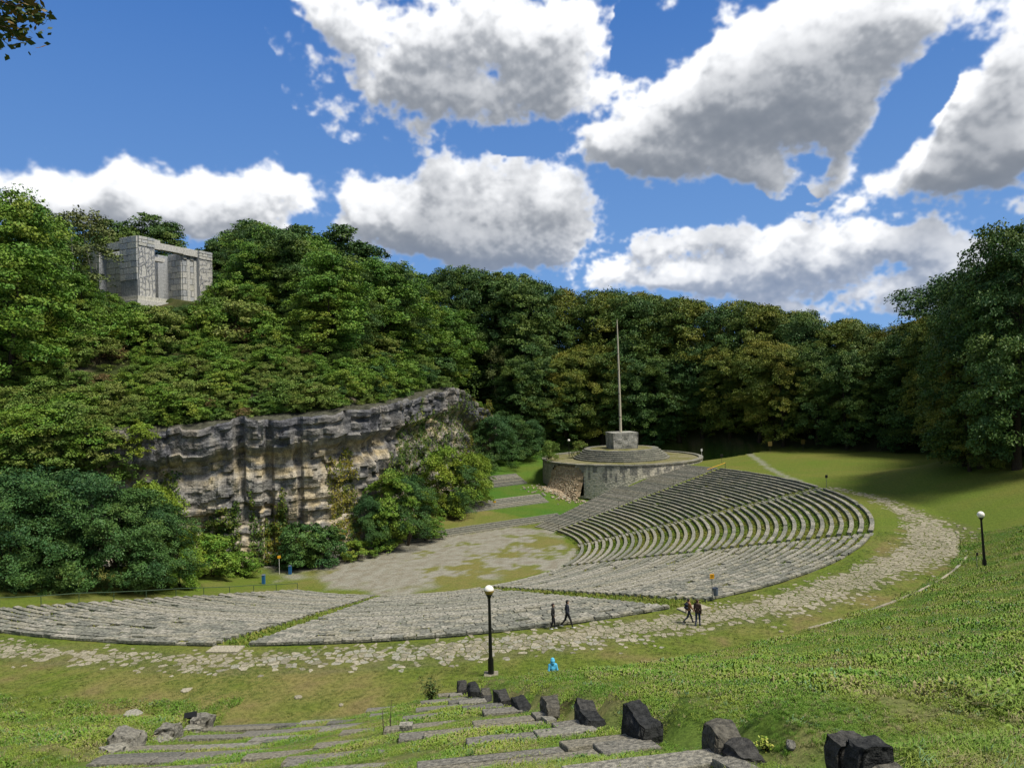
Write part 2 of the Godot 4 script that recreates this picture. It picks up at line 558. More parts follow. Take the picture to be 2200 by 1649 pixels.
func make_materials() -> void:
	var grain := grey_texture(512, [[3, 0.02, 5, 0.6], [4, 0.09, 3, 0.4]])
	var rough_bump := grey_texture(512, [[6, 0.012, 6, 0.75], [8, 0.06, 3, 0.25, FastNoiseLite.TYPE_CELLULAR]])
	var turf := ramp_texture(512, [[11, 0.012, 4, 0.35], [12, 0.07, 4, 0.65]], [[0.0, Color(0.45, 0.50, 0.42)], [0.4, Color(0.80, 0.82, 0.76)], [0.62, Color(1, 1, 0.98)], [1.0, Color(1.0, 0.98, 0.90)]])
	var stone := ramp_texture(512, [[21, 0.010, 5, 0.55], [22, 0.05, 4, 0.45]], [[0.0, Color(0.22, 0.22, 0.21)], [0.32, Color(0.46, 0.46, 0.44)], [0.5, Color(0.62, 0.61, 0.58)], [0.7, Color(0.74, 0.73, 0.69)], [1.0, Color(0.93, 0.91, 0.86)]])
	var pale := ramp_texture(512, [[31, 0.012, 5, 0.6], [32, 0.06, 3, 0.4]], [[0.0, Color(0.42, 0.42, 0.40)], [0.35, Color(0.64, 0.64, 0.61)], [0.6, Color(0.78, 0.77, 0.74)], [1.0, Color(0.92, 0.90, 0.86)]])
	var rockt := ramp_texture(512, [[41, 0.010, 6, 0.5], [42, 0.05, 4, 0.5]], [[0.0, Color(0.35, 0.35, 0.36)], [0.4, Color(0.72, 0.72, 0.72)], [0.65, Color(1, 1, 1)], [1.0, Color(1, 1, 0.97)]])
	M.ground = surface(turf, 2.6, rough_bump, 6.0, Color.WHITE, 0.95, true)
	M.rock = surface(rockt, 7.0, rough_bump, 30.0, Color.WHITE, 0.92, true)
	M.bench = []
	for t in [Color(0.81, 0.81, 0.77), Color(0.89, 0.88, 0.84), Color(0.75, 0.76, 0.72), Color(0.84, 0.83, 0.77), Color(0.70, 0.71, 0.68)]:
		M.bench.append(surface(stone, 1.7, rough_bump, 5.0, t))
	M.riser = surface(stone, 1.3, rough_bump, 6.0, Color(0.80, 0.81, 0.78))
	M.slab = []
	for t in [Color(0.76, 0.75, 0.72), Color(0.84, 0.83, 0.79), Color(0.68, 0.68, 0.66), Color(0.80, 0.78, 0.72)]:
		M.slab.append(surface(stone, 0.8, rough_bump, 6.0, t))
	M.dark_stone = []
	for t in [Color(0.42, 0.42, 0.42), Color(0.55, 0.54, 0.51), Color(0.33, 0.34, 0.35)]:
		M.dark_stone.append(surface(stone, 0.9, rough_bump, 5.0, t))
	M.flag = []
	for t in [Color(0.78, 0.75, 0.67), Color(0.86, 0.83, 0.75), Color(0.70, 0.68, 0.61), Color(0.80, 0.79, 0.74)]:
		M.flag.append(surface(pale, 0.9, grain, 3.0, t))
	M.flag_many = surface(pale, 0.9, grain, 3.0, Color(0.84, 0.81, 0.73), 0.95, true)
	M.shaded_yellow = plain(Color(0.34, 0.29, 0.07), 0.8)  # board yellow with the shade of the trees put into its colour
	M.monument = []
	for t in [Color(0.95, 0.96, 0.98), Color(1.0, 1.0, 1.0), Color(0.88, 0.90, 0.94), Color(0.97, 0.97, 0.95)]:
		M.monument.append(surface(pale, 2.3, grain, 3.0, t))
	M.line = plain(lin(0.24, 0.25, 0.27), 0.9)
	M.wall = surface(pale, 3.0, rough_bump, 10.0, Color(1, 0.99, 0.96), 0.95, true)
	M.concrete = surface(pale, 2.2, rough_bump, 6.0, Color(1.0, 1.0, 0.99), 0.95, true)
	M.bark = surface(stone, 0.8, rough_bump, 6.0, Color(0.42, 0.38, 0.33))
	M.birch = surface(pale, 0.8, grain, 2.0, Color(0.86, 0.85, 0.82))
	M.leaf = leaf_material(0.6)
	M.grass = leaf_material(0.75)
	M.grass.roughness = 0.6
	M.black = plain(Color(0.045, 0.048, 0.052), 0.45)
	M.rust = plain(Color(0.30, 0.26, 0.23), 0.8)
	M.grey_metal = plain(Color(0.45, 0.46, 0.46), 0.55, 0.4)
	M.green_metal = plain(Color(0.22, 0.30, 0.20), 0.6)
	M.yellow = plain(Color(0.86, 0.62, 0.06), 0.5)
	M.white = plain(Color(0.90, 0.89, 0.86), 0.5)
	M.blue = plain(Color(0.12, 0.36, 0.55), 0.5)
	M.bin = plain(Color(0.33, 0.37, 0.43), 0.5)
	M.globe = plain(Color(0.93, 0.91, 0.85), 0.25)
	M.amber = plain(Color(0.62, 0.52, 0.26), 0.3)
	M.pole = surface(pale, 1.1, grain, 2.0, Color(1.0, 0.96, 0.88))
	M.cloth = StandardMaterial3D.new()
	M.cloth.vertex_color_use_as_albedo = true
	M.cloth.roughness = 0.85

# ---------------------------------------------------------------- the ground sheet
func path_band(a: float) -> Vector2:
	# inner and outer radius of the strip of flagstones round the seats
	var inn := lerpf(62.6, 62.3, ss(0.0, 10.0, a))
	var out := 66.2
	if a < 3.0: out = lerpf(66.2, 65.4, ss(3.0, -12.0, a))
	if a > 18.0:
		inn = lerpf(62.3, 63.2, ss(18.0, 32.0, a)); out = lerpf(66.2, 67.4, ss(18.0, 34.0, a))
	if a > 40.0:
		inn = lerpf(63.2, 64.6, ss(40.0, 58.0, a)); out = lerpf(67.4, 71.0, ss(40.0, 58.0, a))
	if a > 58.0:
		inn = lerpf(64.6, 64.4, ss(58.0, 78.0, a)); out = lerpf(71.0, 66.8, ss(58.0, 78.0, a))
	if a > 78.0:
		inn = lerpf(64.4, 62.4, ss(78.0, 92.0, a)); out = lerpf(66.8, 64.0, ss(78.0, 92.0, a))
	return Vector2(inn, out)

func ground_colour(x: float, z: float, behind: float) -> Color:
	var r := Vector2(x - CX, z - CZ).length()
	var a := rad_to_deg(atan2(x - CX, z - CZ))
	var nb := n_big.get_noise_2d(x * 2.0, z * 2.0)
	var nm := n_mid.get_noise_2d(x * 5.0, z * 5.0)
	var nf := n_fine.get_noise_2d(x * 6.0, z * 6.0)
	var green := Color(0.125, 0.165, 0.026)
	var lush := Color(0.070, 0.155, 0.022)
	var dry := Color(0.22, 0.185, 0.07)
	var soil := Color(0.13, 0.095, 0.055)
	var gravel := Color(0.315, 0.295, 0.26)
	if behind > 0.0:
		var c := Color(0.045, 0.060, 0.018).lerp(Color(0.12, 0.10, 0.05), clampf(0.35 + nm * 1.2, 0.0, 0.8))
		# broken rock and scree between the bushes above the lip
		var scree := ss(0.05, 0.3, nm + nf * 0.6) * (1.0 - ss(10.0, 20.0, behind)) * ss(-10.0, -40.0, x - 10.0)
		return c.lerp(Color(0.33, 0.27, 0.17).lerp(Color(0.16, 0.14, 0.11), clampf(0.5 + nf * 1.5, 0.0, 1.0)), scree)
	var col := green.lerp(dry, clampf(0.20 + nb * 0.9 + nm * 0.5 + nf * 0.25, 0.0, 0.85))
	if r < R_OUT and a > -33.0 and a < 131.0 and r > R_IN - 1.0:
		col = Color(0.12, 0.165, 0.018).lerp(Color(0.16, 0.155, 0.035), clampf(0.3 + nm + nf * 0.6, 0.0, 1.0))
	elif a > 131.0 or (a < -100.0):
		col = lush.lerp(green, clampf(0.35 + nb + nm * 0.5, 0.0, 1.0))
		if r < 26.0 or terrace(x, z) < -23.9: col = green.lerp(dry, clampf(0.3 + nb + nm * 0.6, 0.0, 1.0))
	elif r > R_OUT and r < 72.0 and a < 62.0:
		var w := clampf(0.42 + nb * 1.0 + nm * 0.7 + nf * 0.5, 0.0, 1.0)
		col = green.lerp(dry, w).lerp(soil.lerp(dry, 0.5), ss(0.30, 0.62, nm + nf * 0.5) * 0.7)
		if r < 62.8: col = col.lerp(green, 0.6)
	elif r >= 72.0 and a < 60.0 and absf(a) < 100.0:
		col = Color(0.095, 0.150, 0.024).lerp(Color(0.20, 0.175, 0.08), clampf(0.25 + nm * 0.9 + nf * 0.7, 0.0, 0.9))
	elif r > R_OUT:
		col = green.lerp(Color(0.17, 0.165, 0.04), clampf(0.35 + nb * 0.8 + nm * 0.4, 0.0, 1.0))
		# trodden tracks across the far meadow
		var p := Vector2(x, z)
		for seg in [[46.0, -109.0, 47.0, -122.0], [47.0, -124.0, 49.0, -138.0], [49.5, -140.0, 53.0, -160.0]]:
			var s0 := Vector2(seg[0], seg[1])
			var ab := Vector2(seg[2], seg[3]) - s0
			var t := clampf((p - s0).dot(ab) / ab.length_squared(), 0.0, 1.0)
			col = col.lerp(Color(0.27, 0.26, 0.22), 0.75 * (1.0 - ss(0.3, 1.0, p.distance_to(s0 + ab * t) + nf * 0.8)))
	# the gravel floor of the arena with turf creeping in
	var gx := x - (CX + 3.0)
	var gz := z - (CZ + 1.5)
	var d := sqrt(gx * gx * 1.0 + gz * gz * 1.25)
	var bare := ss(23.5, 19.5, d + nb * 9.0 + nm * 5.0) * (1.0 - ss(0.20, 0.42, nb * 0.6 + nm * 0.75 + nf * 0.35 + 0.012 * gx))
	if terrace(x, z) < -23.9 and r < R_IN + 0.5:
		col = col.lerp(gravel.lerp(Color(0.24, 0.21, 0.17), clampf(0.4 + nf * 1.2, 0.0, 1.0)), bare)
	var pb := path_band(a)
	if a > -45.0 and a < 92.0:
		var on := ss(pb.x - 0.5, pb.x + 0.2, r) * (1.0 - ss(pb.y - 0.3, pb.y + 0.5, r))
		col = col.lerp(Color(0.15, 0.135, 0.075).lerp(green, clampf(0.4 + nf, 0.0, 1.0)), on * 0.7)
	return col

func axis_marks(lo: float, d0: float, d1: float, hi: float, fine: float) -> PackedFloat32Array:
	var out := PackedFloat32Array()
	var s := fine
	var left := []
	var x := d0
	while x > lo:
		s *= 1.12
		x -= minf(s, 12.0)
		left.append(x)
	left.reverse()
	for q in left: out.append(q)
	x = d0
	while x < d1:
		out.append(x)
		x += fine
	s = fine
	x = d1
	while x < hi:
		out.append(x)
		s *= 1.12
		x += minf(s, 12.0)
	out.append(hi)
	return out

func make_ground() -> void:
	var xs := axis_marks(-420.0, -52.0, 58.0, 420.0, 0.55)
	var zs := axis_marks(-480.0, -150.0, 4.0, 160.0, 0.55)
	var w := xs.size()
	var h := zs.size()
	var sh := Shape.new()
	sh.v.resize(w * h); sh.n.resize(w * h); sh.c.resize(w * h)
	for j in h:
		var z := zs[j]
		for i in w:
			var x := xs[i]
			var e := edge_info(x, z)[0] as float if z < -30.0 and x * x + z * z > 3600.0 else -1.0
			sh.v[j * w + i] = Vector3(x, height(x, z), z)
			sh.c[j * w + i] = ground_colour(x, z, e)
	for j in h:
		for i in w:
			var a := sh.v[j * w + maxi(i - 1, 0)]
			var b := sh.v[j * w + mini(i + 1, w - 1)]
			var c := sh.v[maxi(j - 1, 0) * w + i]
			var d := sh.v[mini(j + 1, h - 1) * w + i]
			sh.n[j * w + i] = (d - c).cross(b - a).normalized()
	var ix := PackedInt32Array()
	ix.resize((w - 1) * (h - 1) * 6)
	var k := 0
	for j in h - 1:
		for i in w - 1:
			var q := j * w + i
			ix[k] = q; ix[k + 1] = q + 1; ix[k + 2] = q + w
			ix[k + 3] = q + 1; ix[k + 4] = q + w + 1; ix[k + 5] = q + w
			k += 6
	sh.ix = ix
	var o := obj("ground", sh.mesh(), M.ground)
	tag(o, "", "", "", "structure")

# ---------------------------------------------------------------- the seats
func row_y(i: float) -> float:
	return Y_IN + (Y_OUT - Y_IN) * i / ROWS

func row_r(i: float) -> float:
	return R_IN + (R_OUT - R_IN) * i / ROWS

func arc_slab(sh: Shape, r0: float, r1: float, a0: float, a1: float, y0: float, y1: float, bevel := 0.03, jag := 0.0, rng: RandomNumberGenerator = null, origin := Vector3.ZERO) -> void:
	var p := PackedVector2Array()
	for q in [[r0, a0], [r1, a0], [r1, a1], [r0, a1]]:
		var v := polar(q[0], q[1], 0.0) - origin
		if jag > 0.0: v += Vector3(rng.randf_range(-jag, jag), 0, rng.randf_range(-jag, jag))
		p.append(Vector2(v.x, v.z))
	sh.prism(p, y0, y1, bevel)

func seating_block(a0: float, a1: float, label: String, worn: float, most_single: int, sd: int) -> void:
	var rng := RandomNumberGenerator.new()
	rng.seed = sd
	var mid := polar(row_r(18), (a0 + a1) * 0.5, row_y(18))
	var t := thing("seating_block", label, "seating", mid)
	var singles := 0
	for k in ROWS:
		var i := ROWS - 1 - k if absf(a0) < 40.0 else ROWS - 1 - k
		var r := row_r(i) + 0.5
		var y := row_y(i)
		# the bench of a row: a low wall carrying a course of slabs
		var wall := Shape.new()
		var steps := maxi(4, int((a1 - a0) * 0.6))
		for s in steps:
			arc_slab(wall, r + 0.09, r + 0.42, lerpf(a0, a1, float(s) / steps), lerpf(a0, a1, float(s + 1) / steps), y - 0.45, y + 0.30, 0.0, 0.0, null, mid)
			for q in range(wall.v.size() - 24, wall.v.size()): pass
		for q in wall.v.size(): wall.v[q].y -= mid.y
		var rest := Shape.new()
		var bench := obj("bench", null, M.riser, t)
		var a := a0
		var arc := rad_to_deg(1.0) / r
		while a < a1 - 0.05:
			var length := rng.randf_range(1.1, 2.1) * (0.62 if worn > 1.0 else 1.0) * arc
			if a + length > a1 - 0.5 * arc: length = a1 - a
			var gap := rng.randf_range(0.006, 0.03) * arc
			var sink := rng.randf_range(-0.035, 0.02)
			if rng.randf() < worn * 0.03: sink -= rng.randf_range(0.06, 0.18)
			var one := singles < most_single
			var sh := Shape.new() if one else rest
			var n0 := sh.v.size()
			arc_slab(sh, r + 0.03 + rng.randf_range(-0.02, 0.02) * worn, r + 0.48 + rng.randf_range(-0.03, 0.03) * worn, a + gap, a + length - gap, y + 0.30 + minf(0.0, sink), y + 0.46 + sink, 0.025, 0.03 * worn + 0.004, rng, mid)
			var tilt := rng.randf_range(-0.02, 0.02) * (0.5 + worn)
			for q in range(n0, sh.v.size()):
				sh.v[q].y += tilt * (sh.v[q].x - sh.v[n0].x) * 0.4 - mid.y
			if one:
				var slab := obj("slab", sh.mesh(), M.bench[rng.randi() % M.bench.size()], bench)
				slab.rotation = Vector3.ZERO
				singles += 1
			a += length
		var first := wall.v.size()
		if not rest.v.is_empty():
			wall.v.append_array(rest.v); wall.n.append_array(rest.n); wall.c.append_array(rest.c)
			for q in rest.ix: wall.ix.append(q + first)
			bench.material_override = M.bench[rng.randi() % 4]
		bench.mesh = wall.mesh()

func make_seats() -> void:
	seating_block(-30.6, -4.9, "curved block of rough grey stone benches beside the green pipe railing", 1.6, 300, 1)
	seating_block(-2.7, 24.7, "curved stone bench block ending at the flagstone path behind the two people in black", 1.8, 300, 2)
	seating_block(27.8, 57.0, "curved stone bench block rising behind the yellow sign and grey litter bin", 1.2, 300, 3)
	seating_block(59.2, 89.6, "tightly curved block of pale benches with bright grass between its rows", 0.6, 300, 4)
	seating_block(92.0, 118.0, "block of straight-looking benches with dark fronts beside the long stair", 0.3, 300, 5)
	var rng := RandomNumberGenerator.new()
	rng.seed = 6
	# small steps in the radial aisles
	for e in [[90.8, 1.0], [58.1, 0.9]]:
		var at := polar(row_r(18), e[0], row_y(18))
		var t := thing("aisle_steps", "narrow stepped aisle between the pale curved benches and the dark-fronted benches" if e[0] > 70.0 else "narrow stepped aisle between the pale curved benches and the block behind the yellow sign", "steps", at)
		for i in ROWS * 2:
			var r := row_r(i * 0.5) + 0.2
			var sh := Shape.new()
			var y := row_y(i * 0.5)
			var half: float = rad_to_deg(e[1] * 0.85) / r
			arc_slab(sh, r, r + 0.34, e[0] - half, e[0] + half, y - 0.3, y + 0.15 + rng.randf_range(-0.05, 0.03), 0.02, 0.05, rng, at)
			for q in sh.v.size(): sh.v[q].y -= at.y
			obj("step", sh.mesh(), M.bench[rng.randi() % 5], t)
	# the long stair beside the podium
	var so := polar(row_r(20), 125.0, row_y(20))
	var st := thing("long_stair", "long flight of narrow stone steps beside the round podium wall", "stairs", so)
	for i in ROWS * 2:
		var r := row_r(i * 0.5) + 0.3
		var y := row_y(i * 0.5)
		var last := 131.5 if i < 44 else 128.6
		if i < 12: last = lerpf(132.0, 133.5, i / 12.0)
		var a := 119.0
		var sh := Shape.new()
		while a < last - 0.1:
			var l := rng.randf_range(1.2, 2.2) * rad_to_deg(1.0) / r
			l = minf(l, last - a)
			arc_slab(sh, r, r + 0.42, a + 0.02, a + l - 0.02, y - 0.4, y + 0.22 + rng.randf_range(-0.02, 0.015), 0.02, 0.01, rng, so)
			a += l
		for q in sh.v.size(): sh.v[q].y -= so.y
		obj("step", sh.mesh(), M.bench[rng.randi() % 4], st)
	# posts of the vanished handrail along the long stair
	var hr := thing("stair_rail", "row of rusty rail posts with one yellow bar beside the long stair", "railing", polar(row_r(20), 118.5, row_y(20)))
	for i in range(1, ROWS + 1, 3):
		var p := polar(row_r(i), 118.5, row_y(i)) - hr.position
		var sh := Shape.new()
		sh.tube([p, p + Vector3(0, 1.15, 0)], [0.04, 0.035], 6)
		obj("post", sh.mesh(), M.rust, hr)
	var bar := Shape.new()
	var b0 := polar(row_r(34) - 1.0, 118.5, row_y(34) + 0.55) - hr.position
	var b1 := polar(row_r(36) + 1.6, 118.5, row_y(36) + 1.05) - hr.position
	bar.tube([b0, b1], [0.05, 0.05], 6)
	obj("bar", bar.mesh(), M.yellow, hr)
	var pe := Shape.new()
	pe.tube([Vector3(b1.x, b1.y - 1.1, b1.z), b1], [0.05, 0.05], 6)
	obj("post", pe.mesh(), M.rust, hr)

func make_flights() -> void:
	# three straight flights between the grass terraces, left of the podium
	var rng := RandomNumberGenerator.new()
	rng.seed = 17
	var along := Vector3(0.836, 0, -0.547)
	var back := Vector3(-0.547, 0, -0.836)
	var o := Vector3(-13.5, 0, -115.7)
	var words := ["lowest flight of long stone steps at the edge of the gravel floor", "middle flight of long stone steps between two grass terraces", "uppermost flight of long stone steps below the podium wall"]
	var spec := [[0.0, 1.7, -23.93, -22.95, 4, -5.0, 26.5], [9.0, 12.4, -22.2, -20.9, 6, 8.0, 30.0], [23.4, 28.4, -20.4, -18.6, 9, 14.0, 35.0]]
	for f in 3:
		var s: Array = spec[f]
		var at: Vector3 = o + back * s[0] + Vector3(0, s[2], 0) + along * (s[5] + s[6]) * 0.5
		var t := thing("stone_flight", words[f], "stairs", at)
		var n: int = s[4]
		for i in n:
			var sh := Shape.new()
			var v0: float = lerpf(s[0], s[1], float(i) / n)
			var v1: float = lerpf(s[0], s[1], float(i + 1) / n)
			var y: float = lerpf(s[2], s[3], float(i + 1) / n) + 0.05
			var u: float = s[5]
			while u < s[6] - 0.2:
				var l := minf(rng.randf_range(1.5, 2.6), s[6] - u)
				var yy := y + rng.randf_range(-0.02, 0.015)
				var p := PackedVector2Array()
				for q in [[u + 0.015, v0], [u + l - 0.015, v0], [u + l - 0.015, v0 + (v1 - v0) * 0.92], [u + 0.015, v0 + (v1 - v0) * 0.92]]:
					var w: Vector3 = o + along * q[0] + back * q[1] - at
					p.append(Vector2(w.x, w.z))
				sh.prism(p, y - 0.6 - at.y, yy - at.y, 0.02)
				u += l
			obj("step", sh.mesh(), M.bench[rng.randi() % 5], t)

func make_podium() -> void:
	var rng := RandomNumberGenerator.new()
	rng.seed = 23
	var c := Vector3(23.8, -15.5, -157.6)
	var R := 17.4
	var t := thing("podium", "round stone podium with a collapsed wall section and grassy top", "podium", c)
	# retaining wall, with a breach where the facing has fallen; the hole is cut by leaving out panels
	var wall := Shape.new()
	var core := Shape.new()
	var n := 220
	var rows := 14
	var hole := func(a: float, y: float) -> bool:
		# breach: angle a in degrees from the camera side, height under the coping
		var d := (a + 50.0) / 15.5
		var e := (y + 2.9) / (2.9 if y > -2.9 else 5.0)
		return d * d + e * e * e * e < 1.0 + 0.16 * n_fine.get_noise_2d(a * 4.0, y * 20.0)
	for i in n:
		var a0 := -180.0 + 360.0 * i / n
		var a1 := -180.0 + 360.0 * (i + 1) / n
		for j in rows:
			var y0 := -6.6 + 6.6 * j / rows
			var y1 := -6.6 + 6.6 * (j + 1) / rows
			var am := (a0 + a1) * 0.5
			var gone: bool = hole.call(am, (y0 + y1) * 0.5)
			var q := []
			for e in [[a0, y0], [a1, y0], [a1, y1], [a0, y1]]:
				var rr: float = R - 0.02 * e[1]
				if gone: rr = R - 0.4 + 0.3 * n_fine.get_noise_3d(e[0] * 2.0, e[1] * 9.0, 3.0) + pow(-e[1] / 6.6, 1.5) * 2.6
				else: rr += 0.05 * n_fine.get_noise_2d(e[0] * 4.0, e[1] * 14.0)
				var rad := deg_to_rad(e[0])
				q.append(Vector3(sin(rad) * rr, e[1], cos(rad) * rr))
			var streak := n_mid.get_noise_2d(am * 12.0, y0 * 2.0)
			var blot := n_fine.get_noise_2d(am * 1.6, y0 * 5.0)
			var col := Color(1.0, 0.97, 0.90)
			# weathered black lime crust hangs down from the coping in streaks; pale scaled stone below
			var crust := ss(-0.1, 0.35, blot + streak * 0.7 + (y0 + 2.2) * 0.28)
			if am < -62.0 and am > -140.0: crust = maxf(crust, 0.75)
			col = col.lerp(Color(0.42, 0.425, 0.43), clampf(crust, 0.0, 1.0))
			if gone: core.quad(q[0], q[1], q[2], q[3], Color(0.80, 0.64, 0.47).lerp(Color(0.52, 0.40, 0.29), clampf(0.5 + blot, 0.0, 1.0)))
			else: wall.quad(q[0], q[1], q[2], q[3], col)
	obj("wall", wall.mesh(), M.wall, t)
	var breach := obj("rubble_core", core.mesh(), M.wall, t)
	tag(breach, "exposed rubble core where the facing has fallen away")
	# coping stones
	for i in 54:
		var sh := Shape.new()
		var a := -180.0 + 360.0 * i / 54.0
		var p := PackedVector2Array()
		for q in [[R - 0.75, a + 0.05], [R + 0.16, a + 0.05], [R + 0.16, a + 6.6], [R - 0.75, a + 6.6]]:
			p.append(Vector2(sin(deg_to_rad(q[1])) * q[0], cos(deg_to_rad(q[1])) * q[0]))
		sh.prism(p, -0.12, 0.20 + rng.randf_range(-0.03, 0.03), 0.03)
		obj("coping_stone", sh.mesh(), M.bench[rng.randi() % 4], t)
	# grassy top
	var top := Shape.new()
	for i in 60:
		var a0 := TAU * i / 60.0
		var a1 := TAU * (i + 1) / 60.0
		for j in 8:
			var r0 := (R - 0.6) * j / 8.0
			var r1 := (R - 0.6) * (j + 1) / 8.0
			var q := []
			for e in [[r0, a0], [r0, a1], [r1, a1], [r1, a0]]:
				q.append(Vector3(sin(e[1]) * e[0], -0.08 + 0.05 * n_fine.get_noise_2d(sin(e[1]) * e[0] * 9.0, cos(e[1]) * e[0] * 9.0), cos(e[1]) * e[0]))
			var g := n_mid.get_noise_2d(q[0].x * 9.0, q[0].z * 9.0)
			top.quad(q[0], q[1], q[2], q[3], Color(0.17, 0.16, 0.06).lerp(Color(0.26, 0.23, 0.15), clampf(0.5 + g * 1.6, 0.0, 1.0)))
	obj("turf_top", top.mesh(), M.ground, t)
	# the round stepped base in the middle
	var d := thing("stepped_base", "round base of six weathered stone steps in the middle of the podium", "steps", c + Vector3(0, -0.05, 0))
	for i in 6:
		var r := lerpf(10.5, 8.2, i / 5.0)
		var y := 0.36 * (i + 1)
		for k in 34:
			var a := 360.0 * k / 34.0 + i * 3.7
			var sh := Shape.new()
			var p := PackedVector2Array()
			for q in [[r - 1.3, a + 0.03], [r, a + 0.03], [r, a + 5.3], [r, a + 10.55], [r - 1.3, a + 10.55]]:
				var rr: float = q[0] + rng.randf_range(-0.03, 0.03)
				p.append(Vector2(sin(deg_to_rad(q[1])) * rr, cos(deg_to_rad(q[1])) * rr))
			sh.prism(p, y - 0.5, y + rng.randf_range(-0.04, 0.02), 0.05)
			obj("step_stone", sh.mesh(), M.bench[[2, 4, 0][rng.randi() % 3]], d)
	var cap := Shape.new()
	for i in 48:
		var a0 := TAU * i / 48.0
		var a1 := TAU * (i + 1) / 48.0
		for j in 5:
			var r0 := 7.6 * j / 5.0
			var r1 := 7.6 * (j + 1) / 5.0
			var g := n_mid.get_noise_2d(sin(a0) * r1 * 9.0, cos(a0) * r1 * 9.0)
			cap.quad(Vector3(sin(a0) * r0, 2.15, cos(a0) * r0), Vector3(sin(a1) * r0, 2.15, cos(a1) * r0), Vector3(sin(a1) * r1, 2.12, cos(a1) * r1), Vector3(sin(a0) * r1, 2.12, cos(a0) * r1), Color(0.16, 0.155, 0.055).lerp(Color(0.25, 0.22, 0.13), clampf(0.5 + g * 1.6, 0.0, 1.0)))
	obj("turf_top", cap.mesh(), M.ground, d)
	# plinth and mast
	var pl := thing("plinth", "battered tapering concrete plinth carrying the bare mast", "plinth", c + Vector3(0.2, 2.0, 0.0), 0.16)
	var body := Shape.new()
	var nx := 14
	for f in 4:
		for i in nx:
			for j in 9:
				var q := []
				for e in [[i, j], [i + 1, j], [i + 1, j + 1], [i, j + 1]]:
					var u: float = -1.0 + 2.0 * e[0] / nx
					var y: float = 3.6 * e[1] / 9.0
					var half := lerpf(2.75, 2.9, y / 3.6)
					var chip := -absf(n_mid.get_noise_3d(u * 20.0 + f * 50.0, y * 12.0, 4.0)) * 0.22
					if absf(u) > 0.97: chip = -0.06
					var l := Vector3(u * half, y, half + chip)
					q.append(l.rotated(Vector3.UP, f * PI / 2.0))
				var g := n_fine.get_noise_2d(i * 2.3 + f * 31.0, j * 2.9)
				body.quad(q[0], q[1], q[2], q[3], Color(0.84, 0.83, 0.82).lerp(Color(0.38, 0.38, 0.38), clampf(0.35 + g * 1.5, 0.0, 1.0)))
	body.quad(Vector3(-2.9, 3.6, 2.85), Vector3(-2.9, 3.6, -2.85), Vector3(2.9, 3.6, -2.85), Vector3(2.9, 3.6, 2.85), Color(0.6, 0.6, 0.58))
	obj("block", body.mesh(), M.concrete, pl)
	var mast := thing("flag_mast", "tall slender bare weathered mast standing on the plinth", "mast", c + Vector3(0.0, 5.58, 0.0))
	var ms := Shape.new()
	ms.tube([Vector3.ZERO, Vector3(0, 6, 0), Vector3(-0.05, 13, 0), Vector3(-0.1, 20, 0), Vector3(-0.15, 24.9, 0)], [0.29, 0.26, 0.21, 0.16, 0.09], 12)
	obj("pole", ms.mesh(), M.pole, mast)
	for y in [3.2, 8.4, 13.5, 17.2]:
		var bd := Shape.new()
		bd.lathe([Vector2(0.28 - y * 0.007, y), Vector2(0.31 - y * 0.007, y + 0.05), Vector2(0.31 - y * 0.007, y + 0.2), Vector2(0.28 - y * 0.007, y + 0.25)], 12, Vector3(-0.006 * y, 0, 0))
		obj("band", bd.mesh(), M.rust, mast)
	# fallen stones below the breach: a heap nobody could count, with the larger blocks single
	var heap := Shape.new()
	var out := deg_to_rad(-50.0)
	for k in 2300:
		var u := rng.randfn(0.0, 1.0)
		var drop := rng.randf() if k < 1750 else 1.0
		var a := out + u * 0.115 * (0.75 + 0.5 * drop)
		var rr := R - 0.25 + pow(drop, 1.5) * 2.6
		if k >= 1750: rr = R + 1.4 + absf(rng.randfn(0.0, 1.3))
		var base := c + Vector3(sin(a) * rr, 0, cos(a) * rr)
		var gy := height(base.x, base.z)
		var y := maxf(gy + 0.1, c.y - 0.5 - drop * 6.2)
		if k >= 1750: y = gy + 0.08
		if k < 1750 and absf(u) > 1.9: continue
		var s := rng.randf_range(0.14, 0.42)
		heap.box(Transform3D(Basis.from_euler(Vector3(rng.randf() * TAU, rng.randf() * TAU, rng.randf() * TAU)), Vector3(base.x, y, base.z) - c), Vector3(s, s * 0.55, s * 0.8), s * 0.12, Color(1.0, 0.88, 0.72).lerp(Color(0.58, 0.44, 0.32), rng.randf()))
	var hp := obj("rubble_heap", heap.mesh(), M.wall)
	hp.position = c
	tag(hp, "heap of fallen tan rubble below the breach in the podium wall", "rubble", "", "stuff")
	for k in 40:
		var a := out + rng.randfn(0.0, 0.22)
		var rr := R + rng.randf_range(1.0, 7.5)
		var p := ground(c.x + sin(a) * rr, c.z + cos(a) * rr)
		var s := rng.randf_range(0.25, 0.8)
		var sh := Shape.new()
		sh.box(Transform3D(Basis.from_euler(Vector3(rng.randf() * 0.5, rng.randf() * TAU, rng.randf() * 0.5)), Vector3(0, s * 0.2, 0)), Vector3(s, s * 0.5, s * 0.7), s * 0.15)
		var o := obj("fallen_stone", sh.mesh(), M.flag[rng.randi() % 4])
		o.position = p
		tag(o, "pale stone fallen from the breached podium wall", "stone", "stones fallen from the podium wall")

